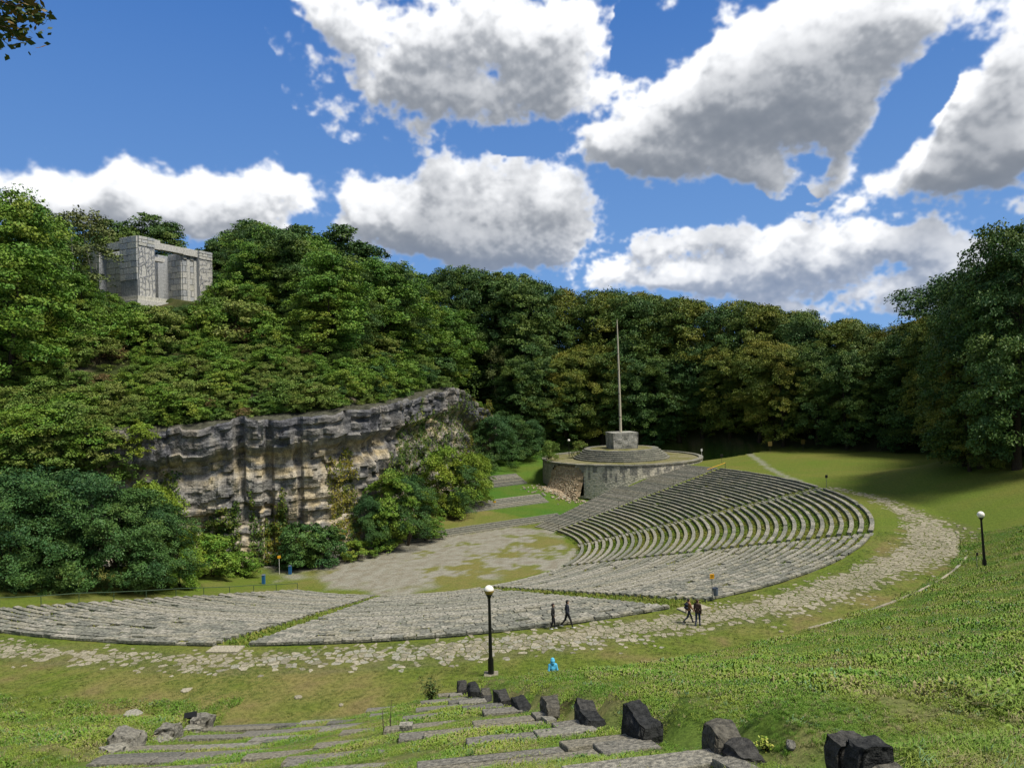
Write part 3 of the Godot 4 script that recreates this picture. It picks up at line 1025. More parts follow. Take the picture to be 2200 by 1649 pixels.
# ---------------------------------------------------------------- flagstone path
func make_path() -> void:
	var rng := RandomNumberGenerator.new()
	rng.seed = 31
	var base := Node3D.new()
	base.name = "path"
	add_child(base)
	tag(base, "", "", "", "structure")
	var loose := Shape.new()
	var list := []
	var cell := 0.41
	var seeds := {}
	for i in range(-125, 285):
		for j in range(0, 28):
			seeds[Vector2i(i, j)] = Vector2((i + (0.5 if j % 2 else 0.0) + rng.randf_range(-0.46, 0.46)) * cell, (j + rng.randf_range(-0.46, 0.46)) * cell)
	# some stones are swallowed by a larger neighbour
	for key in seeds.keys():
		if rng.randf() < 0.16: seeds.erase(key)
	for key in seeds:
		var i: int = key.x
		var j: int = key.y
		var o2: Vector2 = seeds[key]
		var a := rad_to_deg(o2.x / 65.0)
		if a < -36.0 or a > 92.0: continue
		var pb := path_band(a)
		var r := 61.8 + o2.y
		var edge := minf(r - pb.x, pb.y - r)
		if edge < -1.6: continue
		var nz := n_mid.get_noise_2d(a * 14.0, r * 6.0) + 0.7 * n_fine.get_noise_2d(a * 16.0, r * 8.0)
		var chance := ss(-0.7, 0.4, edge + nz * 1.7)
		if a < 8.0: chance *= 0.92 - 0.45 * ss(0.0, 0.35, nz)
		if r > pb.y - 1.4: chance *= 0.55
		if a > 64.0: chance *= 0.8
		if rng.randf() > chance: continue
		var poly := PackedVector2Array([Vector2(-0.6, -0.6), Vector2(0.6, -0.6), Vector2(0.6, 0.6), Vector2(-0.6, 0.6)])
		for di in range(-2, 3):
			for dj in range(-2, 3):
				var other := Vector2i(i + di, j + dj)
				if (di == 0 and dj == 0) or not seeds.has(other): continue
				var d: Vector2 = seeds[other] - o2
				var lim := d.length() * 0.5
				var nd := d.normalized()
				var cut := PackedVector2Array()
				for k in poly.size():
					var p := poly[k]
					var q := poly[(k + 1) % poly.size()]
					var dp := p.dot(nd) - lim
					var dq := q.dot(nd) - lim
					if dp <= 0.0: cut.append(p)
					if (dp < 0.0) != (dq < 0.0): cut.append(p.lerp(q, dp / (dp - dq)))
				poly = cut
		if poly.size() < 3: continue
		var shrink := rng.randf_range(0.80, 0.94)
		if edge < 0.2 or rng.randf() < 0.15: shrink *= rng.randf_range(0.5, 0.85)
		var w := polar(r, a, 0.0)
		var mid := Vector2(w.x, w.z)
		var ra := deg_to_rad(a)
		var tang := Vector2(cos(ra), -sin(ra))
		var radial := Vector2(sin(ra), cos(ra))
		var outl := PackedVector2Array()
		for p in poly: outl.append(mid + (tang * p.x + radial * p.y) * shrink)
		list.append([mid, outl])
	list.sort_custom(func(p, q): return p[0].length_squared() < q[0].length_squared())
	for k in list.size():
		var mid: Vector2 = list[k][0]
		var poly: PackedVector2Array = list[k][1]
		var y := height(mid.x, mid.y)
		var lift := rng.randf_range(0.006, 0.035)
		if k < 300:
			var sh := Shape.new()
			var loc := PackedVector2Array()
			for p in poly: loc.append(p - mid)
			sh.prism(loc, -0.12, lift, 0.014)
			var o := obj("flagstone", sh.mesh(), M.flag[rng.randi() % 4], base)
			o.position = Vector3(mid.x, y, mid.y)
			o.rotation = Vector3(rng.randf_range(-0.03, 0.03), 0, rng.randf_range(-0.03, 0.03))
		else:
			var n0 := loose.v.size()
			loose.prism(poly, y - 0.12, y + lift, 0.014, Color(1, 1, 1).lerp(Color(0.72, 0.72, 0.68), rng.randf()))
			var tx := rng.randf_range(-0.03, 0.03)
			for q in range(n0, loose.v.size()): loose.v[q].y += (loose.v[q].x - mid.x) * tx
	var o := obj("flagstones", loose.mesh(), M.flag_many, base)
	tag(o, "", "", "", "stuff")
	# the two smooth slabs where the aisles meet the path
	for e in [[27.0, 25.0, 62.2], [-2.9, -4.8, 62.0]]:
		var sh := Shape.new()
		var at := polar(e[2], (e[0] + e[1]) * 0.5, Y_OUT)
		arc_slab(sh, e[2] - 0.5, e[2] + 0.6, minf(e[0], e[1]), maxf(e[0], e[1]), -0.1, 0.09, 0.02, 0.0, null, at)
		var s := obj("threshold_slab", sh.mesh(), M.flag[1])
		s.position = at
		tag(s, "smooth pale slab where the aisle by the walking couple meets the path" if e[0] > 0.0 else "smooth pale slab where the aisle beside the railing's block meets the path", "slab")

# ---------------------------------------------------------------- lamps, signs, bins, railing
func lamp(p: Vector3, tall: float, label: String, lean := 0.0, stained := false) -> void:
	var t := thing("globe_lamp", label, "lamp", p)
	t.rotation.z = lean
	var sh := Shape.new()
	sh.lathe([Vector2(0.17, 0.0), Vector2(0.16, 0.9), Vector2(0.11, 1.0), Vector2(0.075, tall - 0.75), Vector2(0.09, tall - 0.7), Vector2(0.16, tall - 0.56), Vector2(0.2, tall - 0.5), Vector2(0.0, tall - 0.5)], 14)
	obj("post", sh.mesh(), M.black, t)
	var foot := Shape.new()
	foot.box(Transform3D(Basis.IDENTITY, Vector3(0, 0.02, 0)), Vector3(0.8, 0.16, 0.8), 0.03)
	obj("footing", foot.mesh(), M.flag[2], t)
	var globe := Shape.new()
	var pr := []
	for i in 15:
		var f := -PI / 2 + PI * i / 14.0
		pr.append(Vector2(0.28 * cos(f), tall - 0.27 + 0.28 * sin(f)))
	globe.lathe(pr, 22)
	obj("globe", globe.mesh(), M.globe, t)
	if stained:
		var low := Shape.new()
		var pl := []
		for i in 8:
			var f := -PI / 2 + PI * 0.52 * i / 7.0
			pl.append(Vector2(0.285 * cos(f), tall - 0.27 + 0.285 * sin(f)))
		low.lathe(pl, 22)
		obj("tinted_bowl", low.mesh(), M.amber, t)

func sign_post(p: Vector3, tall: float, plate: Vector2, plate_m: Material, label: String, turn := 0.0, post_m: Material = null) -> Node3D:
	var t := thing("sign", label, "sign", p, turn)
	var sh := Shape.new()
	sh.tube([Vector3(0, -0.2, 0), Vector3(0, tall, 0)], [0.03, 0.03], 8)
	obj("post", sh.mesh(), M.grey_metal if post_m == null else post_m, t)
	var pl := Shape.new()
	pl.box(Transform3D(Basis.IDENTITY, Vector3(0, tall - plate.y * 0.5, 0.045)), Vector3(plate.x, plate.y, 0.03), 0.008)
	obj("plate", pl.mesh(), plate_m, t)
	return t

func make_furniture() -> void:
	lamp(on_level(1055, 1450, Y_OUT + 0.1), 5.05, "black lamp post with amber-stained white globe beside the wide slab stair", 0.0, true)
	lamp(on_level(2117, 1226, Y_OUT + 0.12), 4.95, "black lamp post with clean white globe leaning at the slope foot", 0.045)
	var q := on_level(1222, 946, -11.9)
	lamp(Vector3(q.x, height(q.x, q.z), q.z), -11.6 - height(q.x, q.z), "thin lamp post with white globe behind the podium's rim")
	q = on_level(1023, 972, -14.2)
	lamp(Vector3(q.x, height(q.x, q.z), q.z), -13.9 - height(q.x, q.z), "lamp post with white globe rising out of the hedge by the grass terraces")
	# yellow sign with the bin on its post, by the path
	var sp := on_level(1531, 1291, Y_OUT)
	var s := sign_post(sp, 2.05, Vector2(0.34, 0.36), M.yellow, "square yellow sign on a thin grey post at the path's edge", 0.1)
	var mark := Shape.new()
	for k in 3: mark.box(Transform3D(Basis.IDENTITY, Vector3(0, 1.95 - 0.07 * k, 0.064)), Vector3(0.22, 0.02, 0.006), 0.0)
	obj("lettering", mark.mesh(), M.black, s)
	var b := thing("litter_bin", "grey litter bin hanging from the yellow sign's post", "bin", sp + Vector3(0.24, 0.42, 0.05))
	var bs := Shape.new()
	bs.lathe([Vector2(0.0, 0.0), Vector2(0.15, 0.0), Vector2(0.17, 0.05), Vector2(0.20, 0.55), Vector2(0.215, 0.58), Vector2(0.19, 0.58), Vector2(0.165, 0.1), Vector2(0.0, 0.08)], 18)
	obj("body", bs.mesh(), M.bin, b)
	var hk := Shape.new()
	hk.box(Transform3D(Basis.IDENTITY, Vector3(-0.215, 0.45, -0.04)), Vector3(0.10, 0.05, 0.05), 0.01)
	obj("bracket", hk.mesh(), M.grey_metal, b)
	sign_post(ground_hit(600, 1233), 2.5, Vector2(0.42, 0.36), M.yellow, "small yellow sign on a white post in front of the ivy below the cliff", 0.3, M.white)
	sign_post(ground_hit(1063, 1088), 1.1, Vector2(0.5, 0.35), M.yellow, "small yellow notice standing before the middle flight of steps", 0.1, M.rust)
	var w1 := on_level(1508, 985, -15.7)
	sign_post(ground(w1.x, w1.z), 2.6, Vector2(0.35, 0.5), M.white, "narrow white marker post on the meadow behind the podium", 0.0, M.white)
	var w2 := on_level(1551, 996, -16.1)
	sign_post(ground(w2.x, w2.z), 1.9, Vector2(0.6, 0.5), M.black, "small black sign on a post near the podium's tip", 0.2, M.rust)
	var w3 := on_level(1772, 1051, -16.1)
	sign_post(ground(w3.x + 0.3, w3.z), 2.2, Vector2(0.42, 0.45), M.black, "small black sign on a post at the head of the stepped aisle", 0.2, M.grey_metal)
	var w4 := on_level(2100, 1226, Y_OUT)
	sign_post(ground(w4.x, w4.z), 1.25, Vector2(0.2, 0.28), M.black, "little black sign beside the leaning lamp post", 0.3, M.grey_metal)
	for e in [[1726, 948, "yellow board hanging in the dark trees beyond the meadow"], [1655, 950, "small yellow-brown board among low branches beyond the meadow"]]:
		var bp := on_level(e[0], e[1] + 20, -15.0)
		sign_post(ground(bp.x * 1.01, bp.z * 1.01), 2.6, Vector2(1.0, 1.0), M.shaded_yellow, e[2], 0.2, M.rust)
	for e in [[566, 1254, "upright blue waste post nearer the railing"], [623, 1233, "upright blue waste post beside the yellow sign's white post"]]:
		var bp := ground_hit(e[0], e[1])
		var t := thing("blue_bin", e[2], "bin", bp)
		var sh := Shape.new()
		sh.box(Transform3D(Basis.IDENTITY, Vector3(0, 0.55, 0)), Vector3(0.36, 1.1, 0.34), 0.03)
		obj("body", sh.mesh(), M.blue, t)
		var ld := Shape.new()
		ld.box(Transform3D(Basis(Vector3.RIGHT, 0.2), Vector3(0, 1.14, 0)), Vector3(0.4, 0.05, 0.4), 0.015)
		obj("lid", ld.mesh(), M.bin, t)
	# pipe railing on the left
	var ra := polar(61.0, -31.6, Y_OUT)
	var rt := thing("pipe_railing", "low green pipe railing along the end of the grey stone benches", "railing", ra)
	var rail := []
	var rad := []
	var k := 0
	for i in 13:
		var r := 62.0 - i * 3.2
		var p := polar(r, -31.6, 0.0)
		p.y = height(p.x, p.z)
		var sh := Shape.new()
		sh.tube([p - ra + Vector3(0, -0.2, 0), p - ra + Vector3(0, 0.92, 0)], [0.035, 0.035], 6)
		obj("post", sh.mesh(), M.green_metal, rt)
		rail.append(p - ra + Vector3(0.0, 0.92 + (0.06 if i % 3 == 1 else 0.0), 0)); rad.append(0.035)
		k += 1
	var rs := Shape.new()
	rs.tube(rail, rad, 8)
	obj("rail", rs.mesh(), M.green_metal, rt)
	# pale litter and stray stones that lie about
	var rng := RandomNumberGenerator.new()
	rng.seed = 41
	for e in [[1678, 1357, 0.34, "lone white stone lying in the grass of the slope"], [855, 1266, 0.3, "pale stone on the turf by the gravel floor's end"], [848, 1195, 0.5, "white stone on the grass strip below the hedge"], [733, 1515, 0.30, "small white stone on the bare turf above the slab stair"], [286, 1533, 1.0, "flat pale stone in the bare turf near the end wall"], [775, 1198, 1.3, "grey boulder at the foot of the cliff"], [400, 1483, 0.6, "flat pale stone lying apart from the flagstone path"], [640, 1498, 0.5, "flat stone half sunk in the dry turf"]]:
		var p := ground_hit(e[0], e[1])
		var sh := Shape.new()
		var poly := PackedVector2Array()
		for side in 7: poly.append(Vector2(cos(TAU * side / 7.0), sin(TAU * side / 7.0)) * e[2] * rng.randf_range(0.35, 0.6))
		sh.prism(poly, -0.1, 0.5 if e[2] > 1.2 else 0.07, 0.03)
		var o := obj("stone", sh.mesh(), M.flag[rng.randi() % 4])
		o.position = p
		tag(o, e[3], "stone")

# ---------------------------------------------------------------- the quarry cliff
var cliff_line := []          # [point, outward normal, lip height] every 0.34 m

func prepare_cliff() -> void:
	var pts := []
	for i in range(1, 11): pts.append(Vector3(EDGE[i][0], EDGE[i][2], EDGE[i][1]))
	var total := 0.0
	for i in pts.size() - 1:
		var a: Vector3 = pts[i]
		var b: Vector3 = pts[i + 1]
		var l := Vector2(b.x - a.x, b.z - a.z).length()
		var n := int(l / 0.34)
		for k in n:
			var t := float(k) / n
			var p0: Vector3 = pts[maxi(i - 1, 0)]
			var p3: Vector3 = pts[mini(i + 2, pts.size() - 1)]
			var p := a.cubic_interpolate(b, p0, p3, t)
			cliff_line.append([Vector3(p.x, 0, p.z), Vector3.ZERO, lerpf(a.y, b.y, t)])
	for i in cliff_line.size():
		var d: Vector3 = cliff_line[mini(i + 6, cliff_line.size() - 1)][0] - cliff_line[maxi(i - 6, 0)][0]
		cliff_line[i][1] = Vector3(-d.z, 0, d.x).normalized()
		cliff_line[i][2] += 0.7 * n_mid.get_noise_1d(i * 1.6) + 0.7 * (hash1(i / 6, 9) - 0.5)

func hash1(i: int, j: int) -> float:
	return fposmod(sin(i * 127.1 + j * 311.7) * 43758.5453, 1.0)

func cliff_pos(s: float, y: float) -> Vector3:
	var i := clampi(int(s), 0, cliff_line.size() - 2)
	var f := clampf(s - i, 0.0, 1.0)
	var p: Vector3 = cliff_line[i][0].lerp(cliff_line[i + 1][0], f)
	var n: Vector3 = cliff_line[i][1].lerp(cliff_line[i + 1][1], f)
	var lip: float = lerpf(cliff_line[i][2], cliff_line[i + 1][2], f)
	var d := lip - y
	var warp := n_mid.get_noise_2d(s * 0.35, y * 0.6) * 0.45
	# beds of different thickness, upright joints, buttresses and an overhanging dark top bed
	var bed := int(floor((d + warp * 0.35) / 0.85))
	var joint := int(floor((s * 0.34 + warp * 1.2 + hash1(bed, 3) * 4.0) / 1.9))
	var off := 1.5 + 1.5 * n_big.get_noise_2d(s * 1.9, y * 1.6) + 0.5 * hash1(bed, 1) + 0.85 * hash1(joint, bed / 2) - 0.9 * ss(0.25, 0.38, n_mid.get_noise_2d(s * 2.4 + 7.0, y * 0.35))
	off += 0.9 * (1.0 - ss(3.2, 4.6, d + warp)) - 0.8 * ss(4.2, 5.4, d + warp) * (1.0 - ss(6.0, 9.0, d))
	off += ss(14.0, 22.0, d) * 1.6
	off += 0.5 * n_fine.get_noise_2d(s * 0.9, y * 2.3)
	return Vector3(p.x, y, p.z) + n * off

# the beds of the quarry face from the lip down: weathered grey cap rock, then ochre limestone with grey beds between
const CAP := Color(0.150, 0.152, 0.158)
const GREY := Color(0.29, 0.275, 0.245)
const OCHRE := Color(0.50, 0.41, 0.25)
const CREAM := Color(0.57, 0.50, 0.37)
const BEDS := [0, 0, 0, 0, 1, 2, 2, 1, 2, 3, 1, 1, 3, 1, 2, 1, 3, 3, 1, 3, 1, 2, 3, 1, 1, 3, 1, 2, 1, 1]

func cliff_colour(s: float, y: float, lip: float) -> Color:
	var nb := n_big.get_noise_2d(s * 1.9, y * 3.0)
	var nm := n_mid.get_noise_2d(s * 1.7 + 40.0, y * 3.0)
	var nf := n_fine.get_noise_2d(s * 1.9, y * 4.0)
	var bed := clampi(int(floor((lip - y + n_mid.get_noise_2d(s * 0.35, y * 0.6) * 0.45 + nm * 0.35) / 0.85)), 0, 29)
	var c: Color = [CAP, GREY, OCHRE, CREAM][BEDS[bed]]
	# stone that has flaked off fresh, and stone grey with lichen, in patches
	c = c.lerp(OCHRE.lerp(CREAM, ss(-0.2, 0.3, nf)), ss(0.05, 0.30, nb + nm * 0.5) * (0.3 if BEDS[bed] == 0 else 0.75))
	c = c.lerp(GREY, ss(0.05, 0.30, nm - nb) * 0.7)
	# mineral stains run down along the joints
	var stain := n_mid.get_noise_2d(s * 3.4, y * 0.6) + nf * 0.35
	c = c.lerp(CAP, ss(0.06, 0.30, stain) * 0.6)
	return c.lerp(CREAM, ss(0.34, 0.5, nf - stain * 0.4) * 0.5)

func make_cliff() -> void:
	prepare_cliff()
	var sh := Shape.new()
	var n := cliff_line.size() - 1
	var rows := 66
	var grid := []
	for i in n + 1:
		var lip: float = cliff_line[i][2]
		var p: Vector3 = cliff_line[i][0]
		var q: Vector3 = p + cliff_line[i][1] * 2.5
		var foot := minf(height(q.x, q.z), lip - 1.0) - 1.0
		var col := []
		for j in rows + 1:
			var y := lerpf(foot, lip + 0.25, float(j) / rows)
			col.append(cliff_pos(i, y))
		# the lip turns back into the hillside
		for b in [1.2, 3.5]:
			var e: Vector3 = p - cliff_line[i][1] * b
			col.append(Vector3(e.x, maxf(lip + 0.3, height(e.x, e.z) - 0.05), e.z))
		grid.append(col)
	for i in n:
		for j in rows + 2:
			var cols := []
			for e in [[0, 0], [1, 0], [1, 1], [0, 1]]:
				var m: Vector3 = grid[i + e[0]][j + e[1]]
				cols.append(cliff_colour(i + e[0], m.y, cliff_line[i + e[0]][2]) if j < rows else Color(0.10, 0.10, 0.07))
			sh.quad4([grid[i][j], grid[i + 1][j], grid[i + 1][j + 1], grid[i][j + 1]], cols)
	var o := obj("rock_cliff", sh.mesh(), M.rock)
	tag(o, "", "", "", "structure")

func cliff_s(px: float, y: float) -> float:
	# the place along the cliff seen at that column of the photograph
	var best := 0.0
	var err := 1e9
	for i in range(0, cliff_line.size() - 1, 2):
		var e := absf(to_pixel(cliff_pos(i, y)).x - px)
		if e < err:
			err = e
			best = i
	return best

# ---------------------------------------------------------------- the monument on the hill
func block_face(t: Node3D, o: Vector3, along: Vector3, out: Vector3, wide: float, tall: float, course: float, rng: RandomNumberGenerator) -> void:
	var rows := int(round(tall / course))
	var ch := tall / rows
	for j in rows:
		var u := 0.0
		var k := 0
		while u < wide - 0.05:
			var l := rng.randf_range(1.15, 2.2)
			if j % 2 == 1 and k == 0: l *= 0.55
			if u + l > wide - 0.6: l = wide - u
			var sh := Shape.new()
			var depth := 0.30 + rng.randf_range(-0.02, 0.03)
			sh.box(Transform3D(Basis(along, out, along.cross(out)), Vector3.ZERO), Vector3(l - 0.09, depth, ch - 0.09), 0.03)
			var b := obj("stone_block", sh.mesh(), M.monument[rng.randi() % 4], t)
			b.position = o + along * (u + l * 0.5) + Vector3(0, (j + 0.5) * ch, 0) + out * (depth * 0.5 - 0.08)
			u += l
			k += 1

func upright_box(t: Node3D, called: String, o: Vector3, ex: Vector3, ez: Vector3, x0: float, x1: float, z0: float, z1: float, y0: float, y1: float, m: Material) -> MeshInstance3D:
	var sh := Shape.new()
	sh.prism(PackedVector2Array([_xz(o + ex * x0 + ez * z0), _xz(o + ex * x1 + ez * z0), _xz(o + ex * x1 + ez * z1), _xz(o + ex * x0 + ez * z1)]), o.y + y0, o.y + y1, 0.03)
	return obj(called, sh.mesh(), m, t)

func _xz(v: Vector3) -> Vector2:
	return Vector2(v.x, v.z)

func relief(t: Node3D, o: Vector3, along: Vector3, out: Vector3, wide: float, y0: float, y1: float, rng: RandomNumberGenerator) -> void:
	# a carved panel: a net of dark incised lines round irregular figures
	var pts := []
	var nx := maxi(4, int(wide / 0.75))
	var ny := int((y1 - y0) / 0.85)
	for j in ny + 1:
		var row := []
		for i in nx + 1:
			row.append(Vector2(wide * (i + rng.randf_range(-0.42, 0.42)) / nx, lerpf(y0, y1, (j + rng.randf_range(-0.42, 0.42)) / ny)))
		pts.append(row)
	var sh := Shape.new()
	for j in ny + 1:
		for i in nx + 1:
			for d in [Vector2i(1, 0), Vector2i(0, 1), Vector2i(1, 1)]:
				if i + d.x > nx or j + d.y > ny: continue
				if rng.randf() < (0.25 if d.x + d.y == 1 else 0.72): continue
				var a: Vector2 = pts[j][i]
				var b: Vector2 = pts[j + d.y][i + d.x]
				a.x = clampf(a.x, 0.05, wide - 0.05); b.x = clampf(b.x, 0.05, wide - 0.05)
				var s := (b - a).orthogonal().normalized() * 0.055
				var f := func(p: Vector2) -> Vector3: return o + along * p.x + Vector3(0, p.y, 0) + out * 0.16
				sh.quad(f.call(a - s), f.call(a + s), f.call(b + s), f.call(b - s))
	obj("carved_lines", sh.mesh(), M.line, t)

func make_monument() -> void:
	var rng := RandomNumberGenerator.new()
	rng.seed = 51
	var o := Vector3(-75.8, 21.1, -145.0)
	var er := Vector3(0.42, 0, -0.9075).normalized()
	var el := Vector3(-0.9075, 0, -0.42).normalized()
	var t := thing("stone_monument", "square monument of grey stone pylons and lintels above the wooded slope", "monument")
	var lo := Vector3(0, 0, 0)
	var c: Material = M.monument[2]
	# pylons
	upright_box(t, "pylon", o, er, el, 0.1, 3.9, 0.1, 5.3, -2.0, 12.4, c)
	upright_box(t, "pylon", o, er, el, 11.6, 15.2, 1.1, 5.3, -2.0, 10.8, c)
	upright_box(t, "pylon", o, er, el, 15.2, 18.9, 0.1, 5.3, -2.0, 11.9, c)
	upright_box(t, "pylon", o, er, el, 0.1, 5.0, 11.6, 17.1, -2.0, 11.9, c)
	upright_box(t, "pylon", o, er, el, 14.0, 18.9, 11.6, 17.1, -2.0, 11.9, c)
	# recessed walls and lintels
	upright_box(t, "recessed_wall", o, er, el, 1.5, 2.3, 5.3, 11.6, -2.0, 9.4, c)
	upright_box(t, "recessed_wall", o, er, el, 4.0, 15.0, 14.0, 15.0, -2.0, 9.2, c)
	for e in [[3.9, 15.2, 0.35, 1.9, 10.5, 11.85], [0.35, 1.9, 5.3, 11.6, 10.3, 11.85], [16.6, 18.6, 5.3, 11.6, 10.3, 11.85], [5.0, 14.0, 15.0, 16.6, 10.3, 11.85], [3.9, 5.6, 0.3, 2.6, 10.4, 12.38], [11.4, 15.2, 0.3, 2.6, 10.35, 11.88], [5.0, 13.0, 8.0, 9.2, 9.6, 10.5]]:
		upright_box(t, "lintel", o, er, el, e[0], e[1], e[2], e[3], e[4], e[5], M.monument[1])
	for e in [[11.8, 12.6], [13.6, 14.4]]:
		upright_box(t, "corbel", o, er, el, e[0], e[1], 0.7, 1.6, 9.5, 10.35, M.monument[3])
		upright_box(t, "pilaster", o, er, el, e[0] + 0.9, e[0] + 1.6, 0.75, 1.2, -1.0, 9.5, M.monument[1])
	# facing stones of the sides that show; out = away from the monument
	var fr := -el          # right-hand side looks this way
	var fl := -er          # left-hand side
	block_face(t, o + er * 0.1 + Vector3(0, 10.4, 0), er, fr, 3.8, 2.0, 0.66, rng)
	block_face(t, o + er * 15.2 + Vector3(0, 10.0, 0), er, fr, 3.7, 1.9, 0.63, rng)
	block_face(t, o + el * 0.1 + Vector3(0, 3.4, 0), el, fl, 5.2, 9.0, 1.28, rng)
	block_face(t, o + el * 5.3 + er * 1.5, el, fl, 6.3, 9.4, 1.34, rng)
	block_face(t, o + el * 11.6, el, fl, 5.4, 11.8, 1.30, rng)
	block_face(t, o + er * 11.6 + el * 1.1, er, fr, 3.5, 9.4, 1.34, rng)
	block_face(t, o + er * 4.0 + el * 14.0, er, fr, 10.0, 9.2, 1.31, rng)
	block_face(t, o + er * 11.6 + el * 1.1, el, fl, 4.1, 10.6, 1.33, rng)
	# carved panels
	for e in [[0.1, 3.8, 0.0, 10.3], [15.2, 3.7, 0.0, 9.9]]:
		upright_box(t, "carved_panel", o, er, el, e[0] + 0.02, e[0] + e[1] - 0.02, -0.05, 0.12, e[2], e[3], M.monument[1])
		relief(t, o + er * e[0], er, fr, e[1], e[2] + 0.1, e[3] - 0.1, rng)
	upright_box(t, "carved_panel", o, er, el, -0.05, 0.12, 0.12, 5.2, 0.0, 3.38, M.monument[2])
	relief(t, o + el * 0.1, el, fl, 5.1, 0.1, 3.3, rng)
	# stepped platform under it
	upright_box(t, "platform", o, er, el, -1.2, 20.0, -1.2, 18.4, -4.5, -0.9, M.monument[1])
	upright_box(t, "platform", o, er, el, -0.5, 19.4, -0.5, 17.8, -0.9, 0.0, M.monument[3])

# ---------------------------------------------------------------- trees and bushes
var protos := {}

func crown_mesh(rng: RandomNumberGenerator, g: Dictionary) -> ArrayMesh:
	# leaves gathered in flattened sprays spread through the crown; every leaf is a small bent diamond
	var clumps: int = g.clumps
	var per: int = g.per
	var total := clumps * per
	var v := PackedVector3Array(); v.resize(total * 4)
	var nn := PackedVector3Array(); nn.resize(total * 4)
	var cc := PackedColorArray(); cc.resize(total * 4)
	var ix := PackedInt32Array(); ix.resize(total * 6)
	var k := 0
	var pal: Array = g.palette
	var base: float = g.base
	var tall: float = g.tall
	var wide: float = g.wide
	var size: float = g.leaf
	var ph := rng.randf() * 100.0
	# the great boughs, each with a head of foliage of its own
	var boughs := []
	var nb: int = g.get("lobes", 15)
	for i in nb:
		var t := pow((i + rng.randf_range(0.1, 0.9)) / nb, g.get("low", 0.85))
		var az := i * 2.399 + rng.randf_range(-0.5, 0.5)
		var prof := pow(sin(PI * clampf(g.p0 + (0.985 - g.p0) * t, 0.0, 1.0)), g.power)
		var away: float = wide * prof * rng.randf_range(0.42, 0.78)
		var head: float = wide * rng.randf_range(0.30, 0.46) * (0.55 + 0.6 * prof)
		var y: float = minf(base + t * (tall - base), tall - head * 0.75)
		boughs.append([Vector3(cos(az) * away, maxf(y, base + head * 0.55), sin(az) * away), head, az])
	boughs[nb - 1][0] = Vector3(0, tall - wide * 0.34, 0)
	boughs[nb - 1][1] = wide * 0.36
	for c in clumps:
		var bough: Array = boughs[rng.randi() % nb]
		var dir3 := Vector3(rng.randfn(), rng.randfn() * 0.8 + 0.35, rng.randfn()).normalized()
		dir3 = (dir3 + Vector3(cos(bough[2]), 0.0, sin(bough[2])) * 0.35).normalized()
		var shell := rng.randf_range(0.72, 1.08) if rng.randf() < 0.84 else rng.randf_range(0.1, 0.7)
		var centre: Vector3 = bough[0] + dir3 * Vector3(1.0, 0.8, 1.0) * bough[1] * shell
		centre.y = clampf(centre.y, base * 0.6, tall)
		var az := atan2(centre.z, centre.x)
		var prof := 1.0
		var cr: float = g.spray * rng.randf_range(0.6, 1.3)
		var out := Vector3(cos(az), 0.0, sin(az))
		var side := Vector3(-sin(az), 0.0, cos(az))
		var droop: float = g.droop
		var patch := 0.5 + 0.9 * n_mid.get_noise_3d(centre.x * 3.0 + ph, centre.y * 3.0, centre.z * 3.0)
		var pi := clampf(patch + rng.randf_range(-0.22, 0.22), 0.0, 0.999) * (pal.size() - 1)
		var tone: Color = pal[int(pi)].lerp(pal[int(pi) + 1], pi - int(pi))
		tone = tone.lerp(pal[rng.randi() % pal.size()], rng.randf() * 0.25)
		for l in per:
			var a := rng.randf() * TAU
			var q := sqrt(rng.randf())
			var x := cos(a) * q * cr * 1.25
			var z := sin(a) * q * cr
			var y: float = rng.randf_range(-0.5, 0.5) * cr * g.flat - droop * (x / cr) * absf(x / cr) * cr * 0.45
			var p := centre + out * x + side * z + Vector3(0, y, 0)
			var nrm := (Vector3(rng.randfn(), rng.randfn(), rng.randfn()) * 0.6 + Vector3(0, 0.55, 0) + out * 0.4).normalized()
			var dir := (out * rng.randf_range(0.2, 1.2) + side * rng.randfn() * 0.7 + Vector3(0, -0.25, 0))
			dir = (dir - nrm * dir.dot(nrm)).normalized()
			var w := dir.cross(nrm)
			var s := size * rng.randf_range(0.6, 1.3)
			v[k * 4] = p - dir * s * 0.6
			v[k * 4 + 1] = p + w * s * 0.33 + nrm * s * 0.06
			v[k * 4 + 2] = p + dir * s * 0.6 - nrm * s * 0.08
			v[k * 4 + 3] = p - w * s * 0.33 + nrm * s * 0.06
			var col := tone.lerp(pal[rng.randi() % pal.size()], rng.randf() * 0.4)
			for e in 4:
				nn[k * 4 + e] = nrm
				cc[k * 4 + e] = col
			ix[k * 6] = k * 4; ix[k * 6 + 1] = k * 4 + 2; ix[k * 6 + 2] = k * 4 + 1
			ix[k * 6 + 3] = k * 4; ix[k * 6 + 4] = k * 4 + 3; ix[k * 6 + 5] = k * 4 + 2
			k += 1
	var arr := []
	arr.resize(Mesh.ARRAY_MAX)
	arr[Mesh.ARRAY_VERTEX] = v; arr[Mesh.ARRAY_NORMAL] = nn; arr[Mesh.ARRAY_COLOR] = cc; arr[Mesh.ARRAY_INDEX] = ix
	var m := ArrayMesh.new()
	m.add_surface_from_arrays(Mesh.PRIMITIVE_TRIANGLES, arr)
	return m

